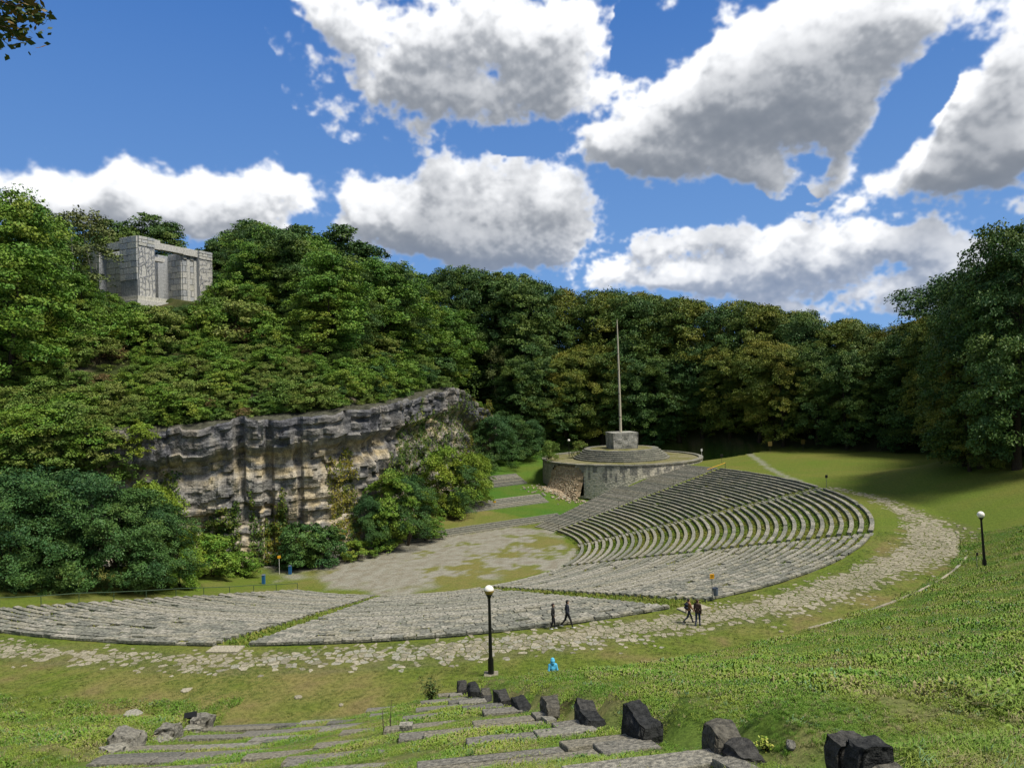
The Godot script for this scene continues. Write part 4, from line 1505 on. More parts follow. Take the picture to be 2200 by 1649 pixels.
func trunk_mesh(rng: RandomNumberGenerator, g: Dictionary) -> ArrayMesh:
	var sh := Shape.new()
	var tall: float = g.tall
	var rad: float = g.get("trunk", tall * 0.018)
	var stems: int = g.get("stems", 1)
	for s in stems:
		var lean := Vector3(rng.randfn() * 0.05, 0, rng.randfn() * 0.05) * (1.0 if stems == 1 else 5.0)
		var pts := []
		var rs := []
		var bend := Vector3(rng.randfn(), 0, rng.randfn()) * tall * 0.012
		for i in 7:
			var t := i / 6.0
			pts.append(Vector3(0, -0.5 + t * tall * 0.9, 0) + lean * t * tall + bend * sin(t * 5.0))
			rs.append(rad * (1.0 - 0.9 * t) + (rad * 0.5 if i == 0 else 0.0) + 0.01)
		sh.tube(pts, rs, 8)
		for b in int(g.get("limbs", 12)):
			var t := rng.randf_range(0.22, 0.9)
			var f := t * 6.0
			var p: Vector3 = pts[int(f)].lerp(pts[mini(int(f) + 1, 6)], f - int(f))
			var az := rng.randf() * TAU
			var l: float = g.wide * rng.randf_range(0.5, 0.85) * (1.1 - t * 0.75)
			var d := Vector3(cos(az), rng.randf_range(0.15, 0.7), sin(az)).normalized()
			var r0: float = rad * (1.0 - 0.85 * t) * 0.5
			sh.tube([p, p + d * l * 0.5 + Vector3(0, 0.06 * l, 0), p + d * l], [r0, r0 * 0.6, r0 * 0.15], 5, Color.WHITE, false)
	return sh.mesh()

func proto(kind: String, g: Dictionary, count: int, sd: int) -> void:
	protos[kind] = []
	for i in count:
		var rng := RandomNumberGenerator.new()
		rng.seed = sd * 100 + i
		var root := Node3D.new()
		root.name = g.called
		var tr := MeshInstance3D.new()
		tr.name = "trunk" if g.tall > 6.0 else "stem"
		tr.mesh = trunk_mesh(rng, g)
		tr.material_override = g.get("bark", M.bark)
		root.add_child(tr)
		var cr := MeshInstance3D.new()
		cr.name = "crown" if g.tall > 6.0 else "foliage"
		cr.mesh = crown_mesh(rng, g)
		cr.material_override = M.leaf
		root.add_child(cr)
		protos[kind].append([root, g])

var plant_rng := RandomNumberGenerator.new()
func plant(kind: String, p: Vector3, tall: float, label: String, category: String, group := "", wide := 1.0) -> Node3D:
	var q: Array = protos[kind][plant_rng.randi() % protos[kind].size()]
	var o: Node3D = q[0].duplicate()
	o.name = numbered(q[1].called)
	add_child(o)
	var s: float = tall / q[1].tall
	o.position = p
	o.rotation.y = plant_rng.randf() * TAU
	o.scale = Vector3(s * wide, s, s * wide) * 1.0
	tag(o, label, category, group)
	return o

func make_protos() -> void:
	var beech := [Color(0.034, 0.082, 0.024), Color(0.050, 0.108, 0.024), Color(0.080, 0.138, 0.024), Color(0.125, 0.165, 0.026)]
	var gold := [Color(0.046, 0.095, 0.022), Color(0.090, 0.135, 0.022), Color(0.150, 0.180, 0.024), Color(0.215, 0.195, 0.026)]
	var fresh := [Color(0.060, 0.150, 0.024), Color(0.100, 0.205, 0.026), Color(0.150, 0.235, 0.028), Color(0.210, 0.245, 0.030)]
	var dim := [Color(0.030, 0.082, 0.028), Color(0.046, 0.110, 0.030), Color(0.066, 0.135, 0.030), Color(0.095, 0.150, 0.030)]
	var olive := [Color(0.075, 0.150, 0.026), Color(0.105, 0.185, 0.030), Color(0.135, 0.200, 0.034), Color(0.180, 0.200, 0.042)]
	var russet := [Color(0.105, 0.125, 0.034), Color(0.140, 0.120, 0.042), Color(0.170, 0.095, 0.042), Color(0.140, 0.145, 0.042)]
	var lime := [Color(0.085, 0.180, 0.022), Color(0.135, 0.230, 0.024), Color(0.185, 0.255, 0.026), Color(0.215, 0.240, 0.026)]
	proto("beech", {"called": "beech_tree", "tall": 26.0, "base": 1.2, "wide": 9.2, "p0": 0.20, "power": 0.55, "clumps": 430, "per": 85, "leaf": 0.32, "spray": 1.1, "flat": 0.85, "droop": 0.6, "palette": beech, "low": 0.9, "lobes": 24}, 3, 1)
	proto("gold", {"called": "turning_beech", "tall": 26.0, "base": 1.4, "wide": 9.0, "p0": 0.20, "power": 0.55, "clumps": 430, "per": 85, "leaf": 0.32, "spray": 1.1, "flat": 0.85, "droop": 0.6, "palette": gold, "low": 0.85, "lobes": 24}, 3, 2)
	proto("maple", {"called": "maple_tree", "tall": 16.0, "base": 1.4, "wide": 5.4, "p0": 0.14, "power": 0.6, "clumps": 230, "per": 85, "leaf": 0.27, "spray": 0.85, "flat": 0.9, "droop": 0.5, "palette": fresh, "low": 0.85, "lobes": 18}, 3, 3)
	proto("oak", {"called": "dark_tree", "tall": 18.0, "base": 4.2, "wide": 6.2, "p0": 0.12, "power": 0.6, "clumps": 150, "per": 95, "leaf": 0.32, "spray": 1.0, "flat": 0.7, "droop": 0.4, "palette": beech, "low": 0.8, "limbs": 18, "lobes": 13}, 2, 4)
	proto("birch", {"called": "birch_tree", "tall": 15.0, "base": 5.5, "wide": 2.8, "p0": 0.1, "power": 0.8, "clumps": 60, "per": 40, "leaf": 0.26, "spray": 0.7, "flat": 1.3, "droop": 1.4, "palette": [Color(0.09, 0.13, 0.04), Color(0.11, 0.145, 0.04), Color(0.14, 0.15, 0.045)], "bark": M.birch, "trunk": 0.13, "lobes": 9}, 1, 5)
	proto("dense", {"called": "dense_bush", "tall": 5.5, "base": 0.1, "wide": 3.4, "p0": 0.30, "power": 0.55, "clumps": 120, "per": 75, "leaf": 0.26, "spray": 0.62, "flat": 0.6, "droop": 0.7, "palette": dim, "stems": 4, "limbs": 4, "trunk": 0.07}, 2, 6)
	proto("dense_tall", {"called": "dense_bush", "tall": 13.0, "base": 0.2, "wide": 6.4, "p0": 0.30, "power": 0.55, "clumps": 320, "per": 110, "leaf": 0.21, "spray": 0.85, "flat": 0.8, "droop": 0.7, "palette": dim, "stems": 3, "limbs": 8, "trunk": 0.16}, 2, 16)
	proto("shrub_tall", {"called": "green_shrub", "tall": 11.0, "base": 0.2, "wide": 4.6, "p0": 0.28, "power": 0.6, "clumps": 190, "per": 90, "leaf": 0.26, "spray": 0.8, "flat": 0.6, "droop": 0.5, "palette": fresh, "stems": 2, "limbs": 8, "trunk": 0.12}, 1, 17)
	proto("lime_tall", {"called": "creeper_bush", "tall": 11.0, "base": 0.2, "wide": 4.2, "p0": 0.30, "power": 0.5, "clumps": 190, "per": 90, "leaf": 0.25, "spray": 0.8, "flat": 0.8, "droop": 1.2, "palette": lime, "stems": 2, "limbs": 6, "trunk": 0.1}, 2, 20)
	proto("shrub", {"called": "green_shrub", "tall": 4.0, "base": 0.1, "wide": 2.4, "p0": 0.30, "power": 0.6, "clumps": 85, "per": 95, "leaf": 0.18, "spray": 0.5, "flat": 0.9, "droop": 0.4, "palette": fresh, "stems": 4, "limbs": 4, "trunk": 0.05}, 3, 7)
	proto("scrub", {"called": "olive_shrub", "tall": 3.2, "base": 0.05, "wide": 2.2, "p0": 0.34, "power": 0.6, "clumps": 75, "per": 85, "leaf": 0.15, "spray": 0.45, "flat": 0.9, "droop": 0.3, "palette": olive, "stems": 5, "limbs": 4, "trunk": 0.04}, 3, 8)
	proto("russet", {"called": "russet_shrub", "tall": 2.4, "base": 0.05, "wide": 2.0, "p0": 0.36, "power": 0.6, "clumps": 54, "per": 60, "leaf": 0.16, "spray": 0.45, "flat": 0.9, "droop": 0.2, "palette": russet, "stems": 5, "limbs": 4, "trunk": 0.03}, 2, 9)
	proto("lime", {"called": "creeper_bush", "tall": 6.0, "base": 0.1, "wide": 2.6, "p0": 0.32, "power": 0.5, "clumps": 100, "per": 75, "leaf": 0.24, "spray": 0.6, "flat": 0.9, "droop": 1.2, "palette": lime, "stems": 3, "limbs": 4, "trunk": 0.05}, 2, 10)

func line_at(knots: Array, x: float) -> float:
	for i in knots.size() - 1:
		if x <= knots[i + 1][0]:
			return lerpf(knots[i][1], knots[i + 1][1], clampf((x - knots[i][0]) / (knots[i + 1][0] - knots[i][0]), 0.0, 1.0))
	return knots[-1][1]

# how high the tree tops reach in the photograph, by column: for plants in front of the monument and for the woods behind
var TOP_NEAR := [[-200, 380], [0, 395], [70, 415], [120, 470], [155, 560], [190, 600], [225, 625], [270, 640], [300, 655], [380, 660], [420, 645], [465, 605], [520, 580], [600, 575], [680, 570], [800, 560], [870, 575], [950, 590], [1000, 575], [1100, 600], [2400, 600]]
var TOP_FAR := [[-200, 400], [150, 470], [200, 480], [300, 465], [340, 480], [390, 495], [440, 505], [500, 490], [560, 482], [640, 488], [720, 490], [770, 510], [810, 545], [850, 560], [960, 560], [1050, 570], [1120, 590], [1200, 605], [1300, 618], [1400, 628], [1500, 635], [1600, 645], [1700, 662], [1800, 672], [1860, 690], [1915, 715], [1940, 705], [1990, 670], [2040, 600], [2100, 520], [2150, 495], [2250, 470], [2500, 460]]

func top_height(p: Vector3, want: float, knots: Array) -> float:
	# a tree of the wished height, or lower so that its top stays on the sky line
	var px := to_pixel(p)
	var d := p.dot(axis_forward)
	var most := (px.y - line_at(knots, px.x)) * d / FOCAL
	return minf(want, most)

func hides_monument(p: Vector3, h: float, radius: float) -> bool:
	var d := p.dot(axis_forward)
	if d > 174.0: return false
	var px := to_pixel(p)
	var w := radius * FOCAL / d
	var top := px.y - h * FOCAL / d
	return px.x + w > 222.0 and px.x - w < 478.0 and top < 640.0

func make_woods() -> void:
	plant_rng.seed = 61
	var rng := RandomNumberGenerator.new()
	rng.seed = 62
	# the beech wood behind the meadow: the front row with boughs down to the grass, then ranks up the slope
	var spots := []
	var back := []
	for i in range(10, 18):
		var a := edge_poly[i]
		var b := edge_poly[i + 1]
		var l := a.distance_to(b)
		var nrm := Vector2((b - a).y, -(b - a).x).normalized()
		if in_hollow(a.lerp(b, 0.5) + nrm): nrm = -nrm
		for rank in 6:
			var step := 7.0 + rank * 1.2
			var u := rng.randf() * step
			while u < l:
				var p := a.lerp(b, u / l) + nrm * (2.5 + rank * 8.0 + rng.randf_range(-2.0, 2.0))
				if not in_hollow(p): spots.append([p, rank])
				u += step * rng.randf_range(0.8, 1.2)
	var front := []
	for s in spots:
		var p := ground(s[0].x, s[0].y)
		var px := to_pixel(p)
		if px.x < -150.0 or px.x > 2400.0: continue
		var want := rng.randf_range(21.0, 28.0) if s[1] == 0 else rng.randf_range(22.0, 32.0)
		var h := top_height(p, want, TOP_FAR)
		if s[1] > 0:
			# ranks behind reach for the sky line too
			var d := p.dot(axis_forward)
			var full: float = (px.y - line_at(TOP_FAR, px.x)) * d / FOCAL
			if full < 38.0: h = full - rng.randf_range(0.0, 3.0)
			else: h = minf(full, rng.randf_range(26.0, 36.0))
		if h < 9.0: continue
		var kind := "gold" if rng.randf() < 0.42 else "beech"
		var look := "dark green beech" if kind == "beech" else "beech turning yellow"
		var where: String = ["at the meadow's edge", "just inside the far wood", "in the middle of the far wood", "in the middle of the far wood", "high in the far wood", "high in the far wood"][s[1]]
		var by := "behind the podium and mast" if px.x < 1420.0 else ("beyond the curved benches" if px.x < 1800.0 else "beside the tall corner wood")
		plant(kind, p - Vector3(0, 0.3, 0), h, "%s %s %s" % [look, where, by], "tree", "%s %s %s" % [look.replace("beech", "beeches"), where, by], rng.randf_range(0.9, 1.15))
	# the wood on the hill behind the cliff
	for i in 130:
		var u := rng.randf()
		var px := lerpf(-60.0, 1130.0, u)
		var s := rng.randf_range(26.0, 75.0)
		var e := rng.randf_range(1.0, 9.5)
		var k := int(e)
		var a := edge_poly[k].lerp(edge_poly[k + 1], e - k)
		var dir := (edge_poly[k + 1] - edge_poly[k]).normalized()
		var nrm := Vector2(dir.y, -dir.x)
		if in_hollow(a + nrm): nrm = -nrm
		var q := a + nrm * s
		if in_hollow(q): continue
		var p := ground(q.x, q.y)
		# keep the terrace of the monument free
		var mo := Vector2(q.x + 76.5, q.y + 160.0)
		if mo.length() < 17.5: continue
		var col := to_pixel(p)
		if col.x < -150.0: continue
		var near := p.z > -150.0 and col.x < 520.0 and p.distance_to(Vector3(-75.8, 21, -145)) > 3.0 and p.dot(axis_forward) < 150.0
		var h := top_height(p, rng.randf_range(13.0, 22.0), TOP_NEAR if near else TOP_FAR)
		if not near and h > 8.0 and col.x > 430.0 and col.x < 820.0: h = minf(h * 1.0, 24.0)
		if s < 36.0 and col.x < 900.0: h = minf(h, rng.randf_range(5.5, 9.0))
		if h < 4.5 or hides_monument(p, h, h * 0.36): continue
		var r := rng.randf()
		if s < 34.0 and col.x > 520.0:
			plant("maple", p, h, "light green maple on the slope above the cliff", "tree", "maples on the slope above the cliff")
		elif r < 0.45:
			var by := "behind the monument" if col.x < 470.0 else "beside the monument's sunlit end" if col.x < 680.0 else "towards the far cliff"
			plant("oak", p, h, "dark round-headed tree on the hilltop " + by, "tree", "dark trees on the hilltop " + by)
		elif r < 0.75:
			plant("beech", p, h, "dark beech in the hilltop wood above the cliff", "tree", "beeches of the hilltop wood", 1.1)
		else:
			plant("maple", p, h, "light green maple in the hilltop wood above the cliff", "tree", "maples of the hilltop wood")
	# the wood closes round the end of the cliff
	for i in 70:
		var e := rng.randf_range(6.2, 10.3)
		var k := int(e)
		var a := edge_poly[k].lerp(edge_poly[k + 1], e - k)
		var dir := (edge_poly[k + 1] - edge_poly[k]).normalized()
		var nrm := Vector2(dir.y, -dir.x)
		if in_hollow(a + nrm): nrm = -nrm
		var q := a + nrm * rng.randf_range(9.0, 62.0)
		if in_hollow(q): continue
		var p := ground(q.x, q.y)
		var h := top_height(p, rng.randf_range(13.0, 21.0), TOP_FAR)
		if h < 5.0 or hides_monument(p, h, h * 0.36): continue
		if rng.randf() < 0.55: plant("beech", p, h, "dark beech in the wood round the cliff's far end", "tree", "beeches round the cliff's far end", 1.05)
		else: plant("maple", p, h, "green maple in the wood round the cliff's far end", "tree", "maples round the cliff's far end", 1.1)
	# single trees that stand out, by where their foot and top show
	var marked := [
		["maple", 15, 760, 400, 0.95, "broad russet-tipped maple at the far end of the slope beside the birches"], ["maple", 78, 735, 450, 0.85, "broad green maple beside the monument's shaded side"], ["maple", 20, 840, 520, 1.2, "low-branched green maple standing downslope of the monument"], ["maple", 170, 720, 585, 1.0, "small green maple in front of the monument's shaded pylon"], ["birch", 165, 690, 445, 1.3, "thin birch with sparse drooping twigs beside the monument"], ["birch", 205, 690, 450, 1.2, "slender birch leaning before the monument's hidden pylon"],
		["maple", 815, 770, 560, 1.35, "large yellow-green maple with visible limbs on the slope"], ["maple", 880, 760, 580, 1.2, "tall light green maple next to the dark hilltop trees"], ["maple", 940, 770, 590, 1.1, "slim bright green tree on the slope above the far cliff"], ["maple", 985, 800, 640, 1.0, "small bright maple at the slope's end over the far cliff"], ["maple", 700, 780, 590, 1.3, "green maple between the thicket and the hilltop wood"],
		["oak", 515, 640, 500, 0.9, "dark tree beside the monument's sunlit pylon"], ["oak", 560, 640, 482, 1.3, "large dark tree with a flat top on the hill"], ["oak", 640, 650, 490, 1.3, "dark tree with sky showing between its stems"], ["oak", 730, 650, 492, 1.35, "large dark domed tree at the end of the hilltop group"], ["oak", 780, 680, 530, 1.1, "dark leaning tree at the edge of the hilltop group"],
		["oak", 300, 520, 462, 1.2, "dark tree rising behind the monument's front pylon"], ["oak", 350, 525, 478, 1.0, "small dark tree peeping over the monument's lintel"], ["oak", 250, 525, 478, 1.2, "round dark tree behind the monument's shaded wall"],
		["birch", 1068, 900, 740, 1.0, "thin birch with white stem at the cliff's far end"],
		["gold", 2075, 1000, 740, 0.9, "yellow-leaved beech bough tree standing forward of the tall wood"], ["beech", 2110, 1005, 560, 0.75, "tallest dark beech at the meadow's corner"], ["beech", 2185, 1008, 485, 0.75, "huge dark beech towering over the meadow"], ["gold", 2085, 1012, 840, 1.1, "low golden beech at the foot of the tall dark wood"], ["beech", 2065, 985, 640, 0.7, "dark beech behind the yellow-leaved one"], ["beech", 2250, 1000, 470, 0.8, "dark beech at the outer end of the tall wood"], ["gold", 2005, 978, 680, 0.6, "slim turning beech at the gap in the wood"]]
	for e in [[960, 575], [990, 572], [1015, 572], [1045, 580], [1075, 588]]:
		var q := ray(e[0], 820.0) * 205.0
		var p := ground(q.x, q.z)
		plant("beech", p - Vector3(0, 0.3, 0), (to_pixel(p).y - e[1]) * p.dot(axis_forward) / FOCAL, "dark beech in the wood round the cliff's far end", "tree", "beeches round the cliff's far end", 0.85)
	for m in marked:
		var p := ground_hit(m[1], m[2])
		if m[2] < 530: 
			p = ray(m[1], m[2]) * 225.0
			p = ground(p.x, p.z)
		var h: float = (to_pixel(p).y - m[3]) * p.dot(axis_forward) / FOCAL
		plant(m[0], p - Vector3(0, 0.2, 0), h, m[5], "tree", "", m[4])

func make_bushes() -> void:
	var rng := RandomNumberGenerator.new()
	rng.seed = 71
	# thicket over the slope above the cliff
	var py := 610.0
	while py < 930.0:
		var px := -30.0 + rng.randf() * 20.0
		while px < 1120.0:
			var x := px + rng.randf_range(-12.0, 12.0)
			var y := py + rng.randf_range(-10.0, 10.0)
			px += rng.randf_range(22.0, 33.0)
			var p := ground_hit(x, y)
			if edge_info(p.x, p.z)[0] < 0.6 or p.dot(axis_forward) > 215.0: continue
			var bare := ss(770.0, 800.0, y) * (1.0 - ss(870.0, 890.0, y)) * (1.0 - ss(620.0, 720.0, x)) * ss(60.0, 140.0, x)
			if rng.randf() < bare * 0.35: continue
			var r := rng.randf()
			var kind := "shrub"
			if y > 720.0 and x < 720.0: kind = "russet" if r < 0.14 else ("scrub" if r < 0.55 else "shrub")
			elif x > 950.0: kind = "dense" if r < 0.6 else "shrub"
			else: kind = "shrub" if r < 0.6 else ("scrub" if r < 0.8 else "dense")
			var want := rng.randf_range(2.8, 6.6) if kind != "russet" else rng.randf_range(2.0, 3.6)
			if y > 760.0 and x < 750.0: want *= 0.68
			if x > 450.0 and y < 760.0: want *= 1.25
			var h := top_height(p, want, TOP_NEAR)
			if h < 0.9: continue
			var s: float = edge_info(p.x, p.z)[0]
			var size := "low " if h < 2.6 else ("tall " if h > 4.6 else "")
			var look: String = {"shrub": "bright green shrub", "scrub": "olive shrub", "russet": "russet shrub", "dense": "dark green bush"}[kind]
			var where := "close above the cliff's lip" if s < 9.0 else ("halfway up the thicket" if s < 22.0 else "high in the thicket")
			var by := "downslope of the monument" if x < 470.0 else ("between the monument and the far cliff" if x < 780.0 else "over the far cliff")
			plant(kind, p - Vector3(0, 0.15, 0), h, "%s%s %s %s" % [size, look, where, by], "shrub", "%s%ss %s %s" % [size, look, where, by] if kind != "dense" else "%sdark green bushes %s %s" % [size, where, by], rng.randf_range(0.95, 1.35))
		py += 27.0
	# bushes rooted along the broken lip
	for i in range(20, cliff_line.size() - 10, 1):
		if rng.randf() > 0.075: continue
		var e: Array = cliff_line[i]
		var p: Vector3 = e[0] - e[1] * rng.randf_range(-0.9, 1.6)
		p.y = e[2] + 0.1
		var kind: String = ["scrub", "shrub", "russet", "lime"][[0, 0, 1, 1, 2, 3][rng.randi() % 6]]
		plant(kind, p, rng.randf_range(1.0, 2.6), {"scrub": "olive shrub rooted on the cliff's broken lip", "shrub": "green shrub rooted on the cliff's broken lip", "russet": "russet shrub rooted on the cliff's broken lip", "lime": "yellow-green creeper hanging over the cliff's lip"}[kind], "shrub", "shrubs on the cliff's lip, " + kind.replace("scrub", "olive").replace("shrub", "green").replace("lime", "creepers"), 1.3)
	# bushes rooted on ledges where the outer cliff is overgrown
	for i in 84:
		var px := rng.randf_range(-60.0, 120.0) if i < 74 else rng.randf_range(120.0, 330.0)
		var y := rng.randf_range(-21.0, -6.0) if i % 2 == 0 else rng.randf_range(-9.5, -4.5)
		var sc := cliff_s(px, y)
		var p := cliff_pos(sc, y) - (cliff_line[int(sc)][1] as Vector3) * 0.5
		var kind: String = ["lime", "shrub", "scrub"][i % 3]
		plant(kind, p, rng.randf_range(2.6, 5.2), {"lime": "yellow-green creeper bush growing out of the overgrown outer cliff", "shrub": "green shrub growing out of the overgrown outer cliff", "scrub": "olive shrub growing out of the overgrown outer cliff"}[kind], "shrub", {"lime": "creepers on the outer cliff", "shrub": "green shrubs on the outer cliff", "scrub": "olive shrubs on the outer cliff"}[kind], 1.25)
	# growth along the foot of the cliff and on the terraces' edge
	var marked := [
		["dense", 20, 1262, 1010, 1.3, "dark bush at the outer end of the hedge by the railing"], ["dense", 105, 1262, 1040, 1.3, "broad dark bush behind the railing's far half"], ["dense", 190, 1264, 1005, 1.2, "tallest dark bush in the clump behind the railing"], ["dense", 270, 1268, 1050, 1.25, "dark bush with layered leaves spreading over the turf"], ["dense", 340, 1266, 1080, 1.2, "dark bush at the clump's end nearest the blue waste posts"], ["lime", 335, 1235, 1030, 0.9, "yellow-green creeper bush leaning on the cliff behind the dark clump"], ["lime", 390, 1262, 1130, 1.1, "green creeper spilling over the dark clump's end"], ["dense", 60, 1225, 960, 1.4, "dark tree-like bush under the cliff's outer end"], ["shrub", 25, 1190, 880, 1.3, "green tree-like shrub under the cliff's outer end"], ["lime", 110, 1190, 930, 1.0, "creeper bush climbing the outer cliff"],
		["dense", 645, 1218, 1120, 0.9, "dark green bush beside the yellow sign's white post"], ["scrub", 672, 1216, 1135, 0.8, "olive-brown bush between two dark green ones at the cliff foot"], ["dense", 702, 1214, 1130, 0.9, "dark green bush at the gravel floor's corner"], ["shrub", 515, 1236, 1185, 1.4, "low green bush under the bare rock pillar"], ["shrub", 450, 1238, 1150, 1.3, "green bush between the dark clump and the rock pillar"], ["shrub", 765, 1200, 1160, 1.5, "low green bush at the foot of the pale rock"],
		["dense", 800, 1188, 1060, 0.95, "dark bush at the near end of the hedge by the flights"], ["shrub", 840, 1180, 1010, 1.0, "yellow-green young tree in the hedge by the flights"], ["dense", 875, 1172, 1015, 1.05, "tall dark bush in the hedge by the lowest flight"], ["shrub", 915, 1160, 1050, 1.1, "green bush at the lowest flight's end"], ["lime", 760, 1130, 930, 1.0, "yellow-leaved tree against the cliff corner"], ["scrub", 725, 1090, 900, 1.0, "ochre-leaved young tree growing on the cliff corner"],
		["lime", 950, 1112, 960, 1.1, "creeper-clad bush beside the middle flight"], ["dense", 985, 1105, 990, 1.1, "dark bush beside the middle flight"], ["lime", 1015, 1092, 970, 1.0, "yellow-green creeper mound at the middle flight's end"], ["lime", 1035, 1050, 975, 1.1, "yellow-green creeper mound below the hedge lamp"], ["lime", 905, 1060, 880, 1.0, "creeper hanging on the far cliff"], ["lime", 975, 1020, 860, 1.1, "bright creeper climbing the far cliff's edge"], ["dense", 1060, 1005, 890, 1.2, "dark bush at the upper end of the grass terraces"], ["dense", 1100, 990, 890, 1.3, "dark bush where the terraces meet the wood"], ["dense", 1140, 982, 900, 1.2, "dark bush behind the podium at the wood's edge"], ["scrub", 1182, 975, 945, 0.8, "reddish sapling on the podium's rim"], ["scrub", 1248, 968, 945, 0.7, "yellow sapling beside the stepped base"], ["dense", 1410, 962, 915, 1.0, "dark bush behind the plinth at the wood's edge"]]
	for m in marked:
		var p := ground_hit(m[1], m[2])
		if m[2] < 980 and m[1] > 1160 and m[1] < 1300: p = on_level(m[1], m[2] + 14.0, -15.45)
		var h: float = (to_pixel(p).y - m[3]) * p.dot(axis_forward) / FOCAL
		var kind: String = m[0]
		if h > 6.5 and protos.has(kind + "_tall"): kind += "_tall"
		plant(kind, p - Vector3(0, 0.1, 0), h, m[5], "bush", "", m[4] * (0.85 if h > 7.0 else 1.0))

func make_undergrowth() -> void:
	# low leafy cover that closes the ground between the bushes on the slope
	var rng := RandomNumberGenerator.new()
	rng.seed = 75
	var white := [Color(0.85, 0.85, 0.85), Color(1, 1, 1), Color(1.1, 1.05, 1.0), Color(1.15, 1.1, 1.0)]
	var shapes := []
	for i in 3: shapes.append(crown_mesh(rng, {"tall": 1.1, "base": 0.0, "wide": 1.1, "p0": 0.4, "power": 0.5, "clumps": 18, "per": 38, "leaf": 0.15, "spray": 0.32, "flat": 0.9, "droop": 0.3, "palette": white, "lobes": 6}))
	var spots := []
	var tries := 0
	while spots.size() < 3600 and tries < 30000:
		tries += 1
		var e := rng.randf_range(0.6, 11.0)
		var k := int(e)
		var a := edge_poly[k].lerp(edge_poly[k + 1], e - k)
		var dir := (edge_poly[k + 1] - edge_poly[k]).normalized()
		var nrm := Vector2(dir.y, -dir.x)
		if in_hollow(a + nrm): nrm = -nrm
		var q := a + nrm * (0.4 + 46.0 * pow(rng.randf(), 1.3))
		if in_hollow(q): continue
		var mo := Vector2(q.x + 76.5, q.y + 160.0)
		if mo.length() < 13.5: continue
		var nm := n_mid.get_noise_2d(q.x * 3.0, q.y * 3.0)
		if nm > 0.22 and rng.randf() < 0.75: continue
		var p := ground(q.x, q.y)
		var s := rng.randf_range(0.45, 1.25)
		var col := Color(0.075, 0.155, 0.026).lerp(Color(0.150, 0.200, 0.034), clampf(0.5 + nm * 1.6 + rng.randf_range(-0.35, 0.35), 0.0, 1.0))
		spots.append([Transform3D(Basis(Vector3.UP, rng.randf() * TAU).scaled(Vector3(s * 1.2, s, s * 1.2)), p), col])
	scatter("undergrowth", "low leafy undergrowth covering the slope above the cliff", shapes, spots)

func ivy(px0: float, px1: float, y0: float, y1: float, count: int, label: String, sd: int, palette: Array) -> void:
	# a curtain of leaves hugging the rock
	var rng := RandomNumberGenerator.new()
	rng.seed = sd
	var ym := (y0 + y1) * 0.5
	var s0 := cliff_s(px0, ym)
	var s1 := cliff_s(px1, ym)
	var at := cliff_pos((s0 + s1) * 0.5, y0)
	var sh := Shape.new()
	var ph := rng.randf() * 100.0
	for k in count:
		var u := rng.randf()
		var t := rng.randf()
		var reach := 0.75 + 0.9 * n_mid.get_noise_2d(u * 30.0 + ph, 5.0)
		if t > reach: continue
		var y := lerpf(y0, y1, t)
		var s := lerpf(s0, s1, u) + rng.randfn() * 0.5
		var i := clampi(int(s), 0, cliff_line.size() - 1)
		var out: Vector3 = cliff_line[i][1]
		var thick := 0.15 + 0.7 * maxf(0.0, 0.5 + n_mid.get_noise_2d(s * 4.0, y * 9.0)) * (1.0 - t * 0.5)
		var p := cliff_pos(s, y) + out * (rng.randf() * thick + 0.1) - at
		var nrm := (out * 0.8 + Vector3(rng.randfn(), rng.randfn() + 0.8, rng.randfn()) * 0.5).normalized()
		var d := Vector3(rng.randfn() * 0.5, -1.0, rng.randfn() * 0.5)
		d = (d - nrm * d.dot(nrm)).normalized()
		var w := d.cross(nrm)
		var z := rng.randf_range(0.16, 0.36)
		var pi := clampf(0.5 + n_mid.get_noise_2d(s * 5.0, y * 8.0) + rng.randf_range(-0.25, 0.25), 0.0, 0.999) * (palette.size() - 1)
		var c: Color = palette[int(pi)].lerp(palette[int(pi) + 1], pi - int(pi)).lerp(palette[rng.randi() % palette.size()], rng.randf() * 0.4)
		sh.quad(p - d * z * 0.6, p + w * z * 0.4, p + d * z * 0.6, p - w * z * 0.4, c)
	var o := obj("ivy", sh.mesh(), M.leaf)
	o.position = at
	tag(o, label, "ivy")

func make_ivy() -> void:
	var g := [Color(0.030, 0.070, 0.014), Color(0.055, 0.105, 0.016), Color(0.090, 0.135, 0.016), Color(0.120, 0.130, 0.018)]
	var y := [Color(0.050, 0.085, 0.014), Color(0.100, 0.125, 0.016), Color(0.165, 0.150, 0.018), Color(0.190, 0.150, 0.020)]
	ivy(440, 520, -24.0, -14.5, 2600, "ivy mound climbing the rock pillar's near side", 1, g)
	ivy(535, 610, -24.0, -10.0, 3400, "tall ivy curtain between the rock pillar and the pale rock", 2, g)
	ivy(570, 640, -23.5, -17.0, 1600, "yellowing ivy behind the yellow sign", 3, y)
	ivy(290, 380, -20.0, -10.0, 2600, "ivy curtain above the dark clump of bushes", 4, g)
	ivy(905, 990, -22.0, -4.0, 4600, "bright ivy covering the far cliff above the terraces", 5, g)
	ivy(985, 1050, -20.0, -2.0, 4200, "ivy cloak at the far cliff's end", 6, y)
	ivy(800, 900, -16.0, -1.0, 5200, "green creeper hanging from the far cliff's lip", 11, g)
	ivy(880, 1010, -14.0, 0.5, 6200, "dense creeper over the far cliff's upper face", 12, g)
	ivy(-40, 60, -20.0, -5.0, 5200, "dense creeper over the outer end of the cliff", 10, g)
	ivy(60, 160, -18.0, -5.5, 4200, "yellow-green creeper over the outer cliff", 7, y)
	ivy(705, 760, -22.0, -8.0, 2400, "ochre creeper on the cliff corner", 8, y)
	ivy(820, 880, -20.0, -9.0, 1800, "green creeper low on the far cliff", 9, g)

